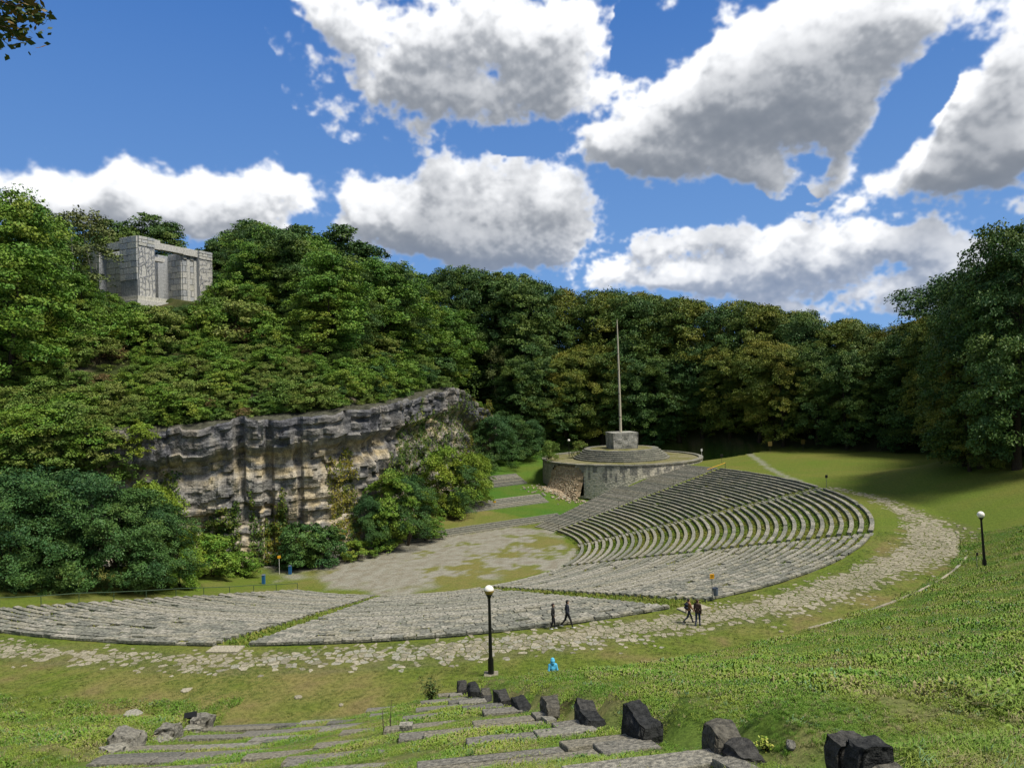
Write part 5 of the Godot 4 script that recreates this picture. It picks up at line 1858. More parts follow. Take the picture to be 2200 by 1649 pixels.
# ---------------------------------------------------------------- the upper tier in front of the camera
func rough_block(size: Vector3, sd: int, amount: float, cells := 5) -> ArrayMesh:
	# a hewn block: a box whose faces are uneven and whose arrises are broken
	var sh := Shape.new()
	var at := func(p: Vector3) -> Vector3:
		var q := p * 2.0
		var edge := 0
		for e in 3:
			if absf(q[e]) > 0.99: edge += 1
		var w := p * size
		var o := Vector3(n_mid.get_noise_3d(w.x * 22.0 + sd * 13.0, w.y * 22.0, w.z * 22.0), n_mid.get_noise_3d(w.x * 22.0, w.y * 22.0 + sd * 7.0, w.z * 22.0), n_mid.get_noise_3d(w.x * 22.0, w.y * 22.0, w.z * 22.0 + sd * 5.0)) * amount
		w += o
		if edge >= 2: w -= Vector3(q.x, q.y, q.z).normalized() * amount * (0.35 + 0.5 * absf(n_fine.get_noise_3d(w.x * 30.0 + sd, w.y * 30.0, w.z * 30.0)))
		return w
	for f in 6:
		var ax := f / 2
		var sg := 1.0 if f % 2 == 0 else -1.0
		var u := Vector3.ZERO; u[(ax + 1) % 3] = 1.0
		var v := Vector3.ZERO; v[(ax + 2) % 3] = sg
		var n := Vector3.ZERO; n[ax] = sg
		for i in cells:
			for j in cells:
				var q := []
				for e in [[0, 0], [0, 1], [1, 1], [1, 0]]:
					q.append(at.call(n * 0.5 + u * (float(i + e[0]) / cells - 0.5) + v * (float(j + e[1]) / cells - 0.5)))
				sh.quad(q[0], q[1], q[2], q[3])
	return sh.mesh()

func make_tier() -> void:
	var rng := RandomNumberGenerator.new()
	rng.seed = 81
	# the wide stair of sunken slabs between the grass tiers
	var at := polar(80.0, 4.5, tier_line(80.0, 4.5))
	var st := thing("slab_stair", "wide stair of cracked grey slabs with grass growing between the steps", "stairs", at)
	var bases := []
	for k in 20:
		# two courses of broken slabs make one step, then a bank of grass
		var course := k % 2
		var step := Node3D.new()
		step.name = "step"
		st.add_child(step, true)
		var a := -0.2 + rng.randf_range(0.0, 0.6)
		var last := stair_edge(TIER_R + TIER_STEP * (k / 2)) + 0.05
		while a < last - 0.1:
			var r := tier_start(a) + 0.75 + TIER_STEP * (k / 2) + course * 0.74
			var wide := 0.80
			var l := rng.randf_range(1.6, 4.2) * rad_to_deg(1.0) / r
			if a + l > last: l = last - a
			if rng.randf() < 0.07:
				a += l
				continue
			if l < 0.15: break
			var sh := Shape.new()
			var c := polar(r, a + l * 0.5, tier_line(r, a))
			var poly := PackedVector2Array()
			var inner := []
			var outer := []
			for e in 4:
				var aa := lerpf(a + 0.012, a + l - 0.012, e / 3.0)
				var p0 := polar(r - wide * 0.5 + rng.randf_range(-0.05, 0.07), aa, 0) - c
				var p1 := polar(r + wide * 0.5 + rng.randf_range(-0.10, 0.06), aa, 0) - c
				inner.append(Vector2(p0.x, p0.z)); outer.append(Vector2(p1.x, p1.z))
			outer.reverse()
			for p in inner: poly.append(p)
			for p in outer: poly.append(p)
			sh.prism(poly, -0.6, rng.randf_range(0.13, 0.18) - (0.02 if course == 1 else 0.0), 0.02)
			var s := obj("slab", sh.mesh(), M.slab[rng.randi() % 4], step)
			s.position = c - at
			var axis := Vector3(c.x - CX, 0, c.z - CZ).normalized().cross(Vector3.UP).normalized()
			s.basis = Basis(axis, rng.randf_range(0.20, 0.30)) * Basis(Vector3.UP, rng.randf_range(-0.02, 0.02))
			a += l
	# end walls of the tiers beside the stair
	for i in 11:
		var r := TIER_R + TIER_STEP * i
		var a := 9.25 + 0.17 * i
		var y := tier_line(r, 9.3)
		var t := thing("end_wall", ["mossy dark end wall of the lowest grass tier by the lamp", "thin dark end wall, second from the lamp", "notched dark end wall, third from the lamp", "jagged dark end wall, fourth from the lamp", "small leaning end wall with a pale chipped face", "grey end wall stump sunk in long grass", "split dark end wall of two leaning stones", "large dark end wall with a sloping earth-covered top", "broken end wall with pale fractured top", "massive dark end wall with stepped pale corner", "end wall half hidden beside the camera's tier"][i], "wall", Vector3.ZERO)
		var dir := Vector3(sin(deg_to_rad(a)), 0, cos(deg_to_rad(a)))
		var side := Vector3(dir.z, 0, -dir.x)
		t.position = polar(r, a, y)
		t.rotation.y = atan2(dir.x, dir.z)
		var parts := 2 if i in [2, 6, 8] else (3 if i == 9 else 1)
		var tall := [0.78, 0.78, 0.72, 0.78, 0.55, 0.72, 0.82, 0.9, 0.78, 0.92, 0.75][i] as float
		var length := 1.3 if i < 6 else 1.35
		var z := 0.0
		for p in parts:
			var l := length / parts * rng.randf_range(0.85, 1.15)
			var h := tall - (0.0 if parts == 1 else absf(p - (parts - 1) * 0.5) * 0.16 + rng.randf_range(0.0, 0.08))
			var m := rough_block(Vector3(0.52, h + 0.8, l), 10 * i + p, 0.17, 10 if i > 4 else 5)
			var b := obj("block", m, M.dark_stone[[0, 2, 1][(i + p) % 3]], t)
			b.position = Vector3(0.18 + rng.randf_range(-0.05, 0.05), (h - 0.8) * 0.5, z + l * 0.5)
			b.rotation = Vector3(rng.randf_range(-0.05, 0.05), rng.randf_range(-0.08, 0.08), rng.randf_range(-0.04, 0.04))
			z += l
	for i in 3:
		var r := TIER_R + 2.9 + TIER_STEP * i
		var a := -0.1
		var t := thing("end_wall", ["pale broken end wall carrying the little black box", "low end wall of upright stones across the stair", "rough grey end wall stump in the grass across the stair"][i], "wall", polar(r, a, tier_line(r, a)))
		var dir := Vector3(sin(deg_to_rad(a)), 0, cos(deg_to_rad(a)))
		t.rotation.y = atan2(dir.x, dir.z)
		for p in 3:
			var l := 0.75
			var h := [0.7, 0.55, 0.35][p] as float
			var b := obj("block", rough_block(Vector3(0.9, h + 1.0, l * 1.2), 200 + 10 * i + p, 0.30, 9), M.slab[[0, 1, 2][p]], t)
			b.position = Vector3(-0.3 + rng.randf_range(-0.08, 0.08), (h - 0.8) * 0.5, 0.35 + p * 0.72)
			b.rotation = Vector3(rng.randf_range(-0.08, 0.08), rng.randf_range(-0.15, 0.15), rng.randf_range(-0.08, 0.08))
		if i == 0:
			for p in 3:
				var b := obj("block", rough_block(Vector3(1.1, 0.9, 0.6), 300 + p, 0.30, 9), M.slab[p], t)
				b.position = Vector3(-1.1 - p * 0.95, 0.05 - p * 0.08, 0.4)
	var bx := thing("black_box", "small black box light standing on the pale broken end wall", "lamp", polar(TIER_R + 3.3, -0.7, tier_line(TIER_R + 3.3, -0.7) + 0.62))
	var bs := Shape.new()
	bs.box(Transform3D(Basis.from_euler(Vector3(-0.5, 0.2, 0.05)), Vector3(0, 0.16, 0)), Vector3(0.55, 0.24, 0.10), 0.02)
	obj("housing", bs.mesh(), M.black, bx)
	var bf := Shape.new()
	bf.box(Transform3D(Basis.IDENTITY, Vector3(0, 0.02, 0)), Vector3(0.3, 0.06, 0.12), 0.01)
	obj("foot", bf.mesh(), M.black, bx)
	# kerb at the foot of the slope on the right
	var kb := thing("kerb", "low pale kerb along the foot of the grass slope by the leaning lamp", "kerb", polar(69.0, 42.0, Y_OUT))
	for k in 26:
		var a := 29.0 + k * 0.95
		var sh := Shape.new()
		var c := polar(69.3 + 0.03 * k, a, 0)
		if rng.randf() < 0.3: continue
		arc_slab(sh, 69.3 + 0.03 * k, 69.48 + 0.03 * k, a, a + 0.93, -0.2, 0.07 + rng.randf_range(-0.03, 0.02), 0.03, 0.03, rng, kb.position)
		obj("kerb_stone", sh.mesh(), M.flag[rng.randi() % 4], kb)
	# single things lying on the stair
	var cs := ground_hit(873, 1572)
	var cap := obj("cap_stone", rough_block(Vector3(0.42, 0.2, 0.3), 77, 0.03, 4), M.bench[1])
	cap.position = cs + Vector3(0, 0.18, 0)
	tag(cap, "small pale capstone lying in the grass of the slab stair", "stone")
	for e in [[1700, 1602, 0.14, "pale stone at the foot of the broken end wall"], [1590, 1640, 0.32, "large smooth grey stone beside the broken end wall"], [1330, 1612, 0.3, "white split slab lying on the near steps"], [1480, 1640, 0.26, "pale stone sunk among weeds on the near steps"], [1000, 1612, 0.14, "cream stone fragment on the cracked slabs"], [820, 1618, 0.16, "cream stone fragment at a slab's broken end"]]:
		var p := ground_hit(e[0], e[1])
		var o := obj("stone", rough_block(Vector3(e[2] * 1.5, e[2] * 0.5, e[2]), int(e[0]), 0.05, 4), M.slab[rng.randi() % 4])
		o.position = p + Vector3(0, e[2] * 0.12, 0)
		o.rotation = Vector3(0.2, rng.randf() * TAU, 0.1)
		tag(o, e[3], "stone")

# ---------------------------------------------------------------- grass
func tuft_mesh(rng: RandomNumberGenerator, blades: int, tall: float, wide: float, spread: float) -> ArrayMesh:
	var sh := Shape.new()
	for b in blades:
		var a := rng.randf() * TAU
		var q := sqrt(rng.randf()) * spread
		var p := Vector3(cos(a) * q, -0.02, sin(a) * q)
		var az := rng.randf() * TAU
		var lean := Vector3(cos(az), 0, sin(az)) * rng.randf_range(0.35, 1.1) + Vector3(0.35, 0, 0.15)
		var h := tall * rng.randf_range(0.5, 1.15)
		var across := lean.cross(Vector3.UP).normalized() * wide * rng.randf_range(0.7, 1.2)
		var p1 := p + Vector3(0, h * 0.55, 0) + lean * h * 0.30
		var p2 := p + Vector3(0, h * 0.72, 0) + lean * h * 0.85
		var c := Color(1, 1, 1) * rng.randf_range(0.85, 1.15)
		sh.quad(p - across, p1 - across * 0.9, p1 + across * 0.9, p + across, c)
		sh.tri(p1 - across * 0.9, p2, p1 + across * 0.9, c)
	return sh.mesh()

func scatter(called: String, label: String, meshes: Array, places: Array, parent_kind := "stuff") -> void:
	# places: [Transform3D, Color] shared out over the tuft shapes
	for m in meshes.size():
		var mine := []
		for i in range(m, places.size(), meshes.size()): mine.append(places[i])
		var mm := MultiMesh.new()
		mm.transform_format = MultiMesh.TRANSFORM_3D
		mm.use_colors = true
		mm.mesh = meshes[m]
		mm.instance_count = mine.size()
		for i in mine.size():
			mm.set_instance_transform(i, mine[i][0])
			mm.set_instance_color(i, mine[i][1])
		var o := MultiMeshInstance3D.new()
		o.name = numbered(called)
		o.multimesh = mm
		o.material_override = M.grass if called != "undergrowth" else M.leaf
		add_child(o)
		tag(o, label, "grass" if called != "undergrowth" else "undergrowth", "", parent_kind)

func make_grass() -> void:
	var rng := RandomNumberGenerator.new()
	rng.seed = 91
	var near := []
	for i in 3: near.append(tuft_mesh(rng, 30, 0.17, 0.0052, 0.12))
	var far := []
	for i in 2: far.append(tuft_mesh(rng, 16, 0.14, 0.017, 0.22))
	var pn := []
	var pf := []
	var tries := 0
	while pn.size() + pf.size() < 165000 and tries < 600000:
		tries += 1
		var d := 3.2 * pow(52.0 / 3.2, rng.randf())
		if rng.randf() < 0.35: d = rng.randf_range(8.0, 48.0)
		var az := deg_to_rad(rng.randf_range(-40.0, 41.0))
		var x := sin(az) * d
		var z := -cos(az) * d
		if rng.randf() < 0.22:
			var far_p := polar(rng.randf_range(69.4, 84.0), rng.randf_range(28.0, 60.0), 0)
			x = far_p.x; z = far_p.z
			d = Vector2(x, z).length()
		var r := Vector2(x - CX, z - CZ).length()
		if r < 69.4: continue
		var a := rad_to_deg(atan2(x - CX, z - CZ))
		var edge := stair_edge(r)
		var stair := a > -0.3 and a < edge - 0.15 and r < 104.0
		var nm := n_mid.get_noise_2d(x * 9.0, z * 9.0)
		var nf := n_fine.get_noise_2d(x * 12.0, z * 12.0)
		var bare := ss(0.14, 0.4, nm * 0.9 + nf * 0.5)
		if stair:
			if r < tier_start(a) + 0.2: continue
			var f := fposmod(r - tier_start(a), TIER_STEP)
			if f > 0.4 and f < 1.85 and rng.randf() > 0.03 + 0.4 * ss(0.12, 0.3, nf - nm): continue
		elif rng.randf() < bare * 0.8: continue
		var y := height(x, z)
		var s := rng.randf_range(0.65, 1.2) * (1.0 + 0.7 * clampf(n_big.get_noise_2d(x * 10.0, z * 10.0) * 2.0, -0.5, 1.0))
		if stair: s *= 0.62
		elif a > edge - 0.2 and a < edge + 2.7: s *= 0.6
		if a > edge - 0.8 and a < edge + 0.8 and rng.randf() < 0.6: continue
		if not stair: s *= lerpf(1.6 if rng.randf() < 0.7 else 2.2, 1.0, ss(6.0, 17.0, d))
		s = minf(s, 2.9)
		var col := Color(0.120, 0.230, 0.026).lerp(Color(0.225, 0.280, 0.042), clampf(0.5 + nm * 1.2 + rng.randf_range(-0.3, 0.3), 0.0, 1.0))
		if rng.randf() < 0.16 + bare * 0.4: col = Color(0.29, 0.25, 0.12).lerp(col, rng.randf() * 0.5)
		elif rng.randf() < 0.05: col = Color(0.15, 0.25, 0.11)
		var b := Basis(Vector3.UP, rng.randf_range(-0.9, 0.9)) * Basis(Vector3.RIGHT, rng.randf_range(-0.2, 0.2))
		var t := Transform3D(b.scaled(Vector3(s, s * rng.randf_range(0.8, 1.2), s)), Vector3(x, y, z))
		if d < 12.0 + 7.0 * rng.randf(): pn.append([t, col])
		else: pf.append([t, col])
	scatter("slope_grass", "long glossy grass on the slope below the camera", near, pn)
	scatter("tier_grass", "thick grass on the lower part of the slope", far, pf)
	# turf between the benches, low and bright
	var low := [tuft_mesh(rng, 9, 0.16, 0.02, 0.22)]
	var pb := []
	for k in 26000:
		var a := rng.randf_range(-30.0, 118.0)
		var i := rng.randi() % ROWS
		var r := row_r(i) + 0.5 - rng.randf_range(0.05, 0.55)
		var p := polar(r, a, 0)
		var nm := n_mid.get_noise_2d(p.x * 5.0, p.z * 5.0)
		var on_aisle := absf(a + 3.8) < 1.3 or absf(a - 26.2) < 1.6
		if on_aisle: r = row_r(rng.randf() * ROWS)
		elif a < 57.0 and nm < 0.05 and rng.randf() < 0.75: continue
		p = polar(r, a, 0)
		p.y = row_y((r - R_IN) / (R_OUT - R_IN) * ROWS)
		var s := rng.randf_range(0.7, 1.5) * (1.5 if a < 57.0 else 1.0)
		pb.append([Transform3D(Basis(Vector3.UP, rng.randf() * TAU).scaled(Vector3(s, s, s)), p), Color(0.10, 0.165, 0.018).lerp(Color(0.19, 0.19, 0.035), clampf(0.4 + nm * 2.0 + rng.randf_range(-0.3, 0.3), 0.0, 1.0))])
	# and creeping in round the flagstones and on the level turf
	for k in 26000:
		var a := rng.randf_range(-34.0, 60.0)
		var r := rng.randf_range(61.8, 72.0)
		var p := polar(r, a, 0)
		var nm := n_mid.get_noise_2d(p.x * 5.0, p.z * 5.0)
		if nm > 0.1 and rng.randf() < 0.7: continue
		p.y = height(p.x, p.z)
		var s := rng.randf_range(0.3, 0.62)
		pb.append([Transform3D(Basis(Vector3.UP, rng.randf() * TAU).scaled(Vector3(s, s * 0.8, s)), p), Color(0.085, 0.13, 0.020).lerp(Color(0.18, 0.16, 0.05), clampf(0.35 + nm * 1.8 + rng.randf_range(-0.35, 0.35), 0.0, 1.0))])
	scatter("turf", "short turf between the benches and flagstones", low, pb)

func make_weeds() -> void:
	var rng := RandomNumberGenerator.new()
	rng.seed = 95
	var leafy := func(called: String, label: String, p: Vector3, tall: float, wide: float, leaves: int, size: float, cols: Array, stems: int) -> void:
		var t := thing(called, label, "plant", p)
		var st := Shape.new()
		var lf := Shape.new()
		for s in stems:
			var az := rng.randf() * TAU
			var top := Vector3(cos(az) * wide * rng.randf(), tall * rng.randf_range(0.6, 1.0), sin(az) * wide * rng.randf())
			st.tube([Vector3(cos(az) * 0.02, -0.05, sin(az) * 0.02), top * 0.5 + Vector3(0, tall * 0.06, 0), top], [0.010, 0.007, 0.003], 5)
			for l in leaves:
				var f := rng.randf_range(0.25, 1.0)
				var q := top * f + Vector3(rng.randfn(), rng.randfn() * 0.5, rng.randfn()) * size * 0.8
				var nrm := Vector3(rng.randfn() * 0.5, 1.0, rng.randfn() * 0.5).normalized()
				var d := Vector3(rng.randfn(), rng.randfn() * 0.3, rng.randfn())
				d = (d - nrm * d.dot(nrm)).normalized()
				var w := d.cross(nrm)
				var z := size * rng.randf_range(0.6, 1.2)
				lf.quad(q - d * z * 0.6, q + w * z * 0.35, q + d * z * 0.6, q - w * z * 0.35, cols[rng.randi() % cols.size()])
		obj("stem", st.mesh(), M.bark, t)
		obj("leaves", lf.mesh(), M.leaf, t)
	leafy.call("leafy_weed", "bright yellow-green leafy weed in front of the broken end wall", ground_hit(1648, 1618), 0.28, 0.16, 14, 0.055, [Color(0.25, 0.30, 0.04), Color(0.18, 0.27, 0.03), Color(0.33, 0.33, 0.06)], 9)
	leafy.call("young_bush", "small dark leafy bush beside the lowest end walls", ground_hit(928, 1508), 1.3, 0.75, 34, 0.12, [Color(0.05, 0.085, 0.02), Color(0.075, 0.11, 0.022), Color(0.11, 0.12, 0.03)], 16)
	for e in [[1120, 1600], [1240, 1632], [1345, 1640], [1560, 1560], [1010, 1630], [1400, 1590]]:
		leafy.call("broadleaf_weed", "low broad-leaved weed growing between the near slabs", ground_hit(e[0], e[1]), 0.13, 0.14, 9, 0.07, [Color(0.05, 0.10, 0.025), Color(0.08, 0.14, 0.035)], 5)
	for n in get_children():
		if n.name.begins_with("broadleaf_weed"): n.set_meta("group", "broad-leaved weeds between the near slabs")
	var dead := thing("dead_stalks", "two bare dark dead stalks standing on the slab stair", "plant", ground_hit(832, 1572))
	for e in [[-0.12, 0.75, -0.03], [0.10, 1.05, 0.06], [0.16, 0.5, -0.1]]:
		var sh := Shape.new()
		sh.tube([Vector3(e[0], -0.1, 0), Vector3(e[0] + e[2] * 0.4, e[1] * 0.5, 0.02), Vector3(e[0] + e[2], e[1], 0.0)], [0.018, 0.014, 0.005], 6)
		obj("stalk", sh.mesh(), M.rust, dead)
	# the tree beside the camera whose bough hangs into the picture
	var foot := ground(-13.5, -3.0)
	var t := thing("maple_bough_tree", "tree beside the viewpoint whose leafy bough tips hang into the sky", "tree", foot)
	var tr := Shape.new()
	var crown := foot + Vector3(0.4, 9.5, -1.0)
	tr.tube([foot - Vector3(0, 0.4, 0), foot + Vector3(0.1, 3, 0), foot + Vector3(0.2, 6.5, -0.4), crown], [0.34, 0.26, 0.2, 0.1], 10)
	var lf := Shape.new()
	var tips := [[-10, 8, 40], [28, 8, 46], [58, 20, 60], [70, 34, 46], [78, 42, 24], [-6, 40, 46], [14, 50, 44], [34, 66, 50], [40, 76, 26], [2, 96, 14], [48, 88, 8], [62, 6, 34], [-40, 20, 60], [-60, 60, 60], [-30, -40, 60], [30, -50, 60], [-90, 10, 60], [-90, 90, 50]]
	for e in tips:
		var c := ray(e[0], e[1]).normalized() * rng.randf_range(9.4, 10.6)
		tr.tube([crown.lerp(foot, 0.2), crown.lerp(c, 0.55) + Vector3(0, 0.25, 0), c], [0.05, 0.02, 0.004], 5, Color.WHITE, false)
		for l in e[2]:
			var q := c + Vector3(rng.randfn() * 0.085, rng.randfn() * 0.065, rng.randfn() * 0.10)
			var nrm := Vector3(rng.randfn() * 0.6, 0.7, rng.randfn() * 0.6).normalized()
			var d := Vector3(rng.randfn(), rng.randfn() * 0.4 - 0.4, rng.randfn())
			d = (d - nrm * d.dot(nrm)).normalized()
			var w := d.cross(nrm)
			var z := rng.randf_range(0.05, 0.085)
			lf.quad(q - d * z * 0.6, q + w * z * 0.36, q + d * z * 0.6, q - w * z * 0.36, [Color(0.05, 0.075, 0.018), Color(0.075, 0.09, 0.018), Color(0.035, 0.06, 0.016), Color(0.15, 0.10, 0.03)][rng.randi() % 4])
	for k in tr.v.size(): tr.v[k] -= foot
	for k in lf.v.size(): lf.v[k] -= foot
	obj("trunk", tr.mesh(), M.bark, t)
	obj("leaves", lf.mesh(), M.leaf, t)

# ---------------------------------------------------------------- people
func flesh(bones: Array, cell: float, blend: float, sh: Shape) -> void:
	# tapered capsules joined by a smooth minimum, meshed as surface nets; bones: [from, to, radius, radius, colour]
	var lo := Vector3(1e9, 1e9, 1e9)
	var hi := -lo
	for b in bones:
		var r := maxf(b[2], b[3]) + cell * 3.0
		for p in [b[0], b[1]]:
			lo = lo.min(p - Vector3.ONE * r); hi = hi.max(p + Vector3.ONE * r)
	var nx := int((hi.x - lo.x) / cell) + 2
	var ny := int((hi.y - lo.y) / cell) + 2
	var nz := int((hi.z - lo.z) / cell) + 2
	var f := PackedFloat32Array(); f.resize(nx * ny * nz); f.fill(1.0)
	var raw := PackedFloat32Array(); raw.resize(nx * ny * nz); raw.fill(1e9)
	var who := PackedInt32Array(); who.resize(nx * ny * nz)
	for bi in bones.size():
		var b: Array = bones[bi]
		var a: Vector3 = b[0]
		var ab: Vector3 = b[1] - a
		var l2 := maxf(ab.length_squared(), 1e-9)
		var m := maxf(b[2], b[3]) + blend + cell * 2.0
		var i0 := Vector3i(((a.min(b[1]) - Vector3.ONE * m - lo) / cell).floor()).max(Vector3i.ZERO)
		var i1 := Vector3i(((a.max(b[1]) + Vector3.ONE * m - lo) / cell).ceil()).min(Vector3i(nx - 1, ny - 1, nz - 1))
		for z in range(i0.z, i1.z + 1):
			for y in range(i0.y, i1.y + 1):
				var k := (z * ny + y) * nx
				for x in range(i0.x, i1.x + 1):
					var p := lo + Vector3(x, y, z) * cell
					var t := clampf((p - a).dot(ab) / l2, 0.0, 1.0)
					var d := p.distance_to(a + ab * t) - lerpf(b[2], b[3], t)
					var o := f[k + x]
					var h := maxf(blend - absf(d - o), 0.0) / blend
					f[k + x] = minf(d, o) - h * h * blend * 0.25
					if d < raw[k + x]:
						raw[k + x] = d
						who[k + x] = bi
	var index := {}
	var first := sh.v.size()
	var offs := [0, 1, nx, nx + 1, nx * ny, nx * ny + 1, nx * ny + nx, nx * ny + nx + 1]
	for z in nz - 1:
		for y in ny - 1:
			for x in nx - 1:
				var k := (z * ny + y) * nx + x
				var mask := 0
				for c in 8:
					if f[k + offs[c]] < 0.0: mask |= 1 << c
				if mask == 0 or mask == 255: continue
				var sum := Vector3.ZERO
				var n := 0
				for e in [[0, 1], [2, 3], [4, 5], [6, 7], [0, 2], [1, 3], [4, 6], [5, 7], [0, 4], [1, 5], [2, 6], [3, 7]]:
					var u := f[k + offs[e[0]]]
					var w := f[k + offs[e[1]]]
					if (u < 0.0) == (w < 0.0): continue
					var t := u / (u - w)
					var p0 := Vector3(e[0] & 1, (e[0] >> 1) & 1, e[0] >> 2)
					var p1 := Vector3(e[1] & 1, (e[1] >> 1) & 1, e[1] >> 2)
					sum += p0.lerp(p1, t)
					n += 1
				index[k] = sh.v.size()
				sh.v.append(lo + (Vector3(x, y, z) + sum / n) * cell)
				var g := Vector3(f[k + 1] - f[k], f[k + nx] - f[k], f[k + nx * ny] - f[k])
				sh.n.append(g.normalized())
				sh.c.append(bones[who[k]][4])
	for z in range(1, nz - 1):
		for y in range(1, ny - 1):
			for x in range(1, nx - 1):
				var k := (z * ny + y) * nx + x
				var ins := f[k] < 0.0
				for ax in 3:
					var step: int = [1, nx, nx * ny][ax]
					if ins == (f[k + step] < 0.0): continue
					var u: int = [nx, nx * ny, 1][ax]
					var w: int = [nx * ny, 1, nx][ax]
					if not (index.has(k) and index.has(k - u) and index.has(k - w) and index.has(k - u - w)): continue
					var q := [index[k], index[k - u], index[k - u - w], index[k - w]]
					if ins: q.reverse()
					for e in [0, 1, 2, 0, 2, 3]: sh.ix.append(q[e])
	# smooth normals from the faces
	var acc := PackedVector3Array(); acc.resize(sh.v.size() - first)
	for i in range(0, sh.ix.size(), 3):
		if sh.ix[i] < first: continue
		var fn := (sh.v[sh.ix[i + 2]] - sh.v[sh.ix[i]]).cross(sh.v[sh.ix[i + 1]] - sh.v[sh.ix[i]])
		for e in 3: acc[sh.ix[i + e] - first] += fn
	for i in acc.size():
		if acc[i].length_squared() > 0.0: sh.n[first + i] = acc[i].normalized()

func hand(bones: Array, wrist: Vector3, along: Vector3, palm_side: Vector3, skin: Color, s := 1.0) -> void:
	# palm and five bent fingers; palm_side points from the back of the hand to the palm, thumb towards "fore"
	var d := along.normalized()
	var ps := (palm_side - d * palm_side.dot(d)).normalized()
	var across := d.cross(ps).normalized()
	for k in 4:
		var o := across * (k - 1.5) * 0.019 * s
		bones.append([wrist + o * 0.6, wrist + d * 0.085 * s + o, 0.014 * s, 0.012 * s, skin])
		var l: float = [0.062, 0.074, 0.070, 0.054][k] * s
		var k0: Vector3 = wrist + d * 0.088 * s + o
		var k1: Vector3 = k0 + (d * 0.93 + ps * 0.35).normalized() * l * 0.5
		var k2: Vector3 = k1 + (d * 0.6 + ps * 0.8).normalized() * l * 0.5
		bones.append([k0, k1, 0.010 * s, 0.009 * s, skin]); bones.append([k1, k2, 0.009 * s, 0.0075 * s, skin])
	var t0 := wrist + d * 0.022 * s - across * 0.028 * s
	var t1 := t0 + (d * 0.6 - across * 0.7 + ps * 0.3).normalized() * 0.045 * s
	bones.append([t0, t1, 0.013 * s, 0.011 * s, skin]); bones.append([t1, t1 + (d + ps * 0.4).normalized() * 0.035 * s, 0.011 * s, 0.008 * s, skin])

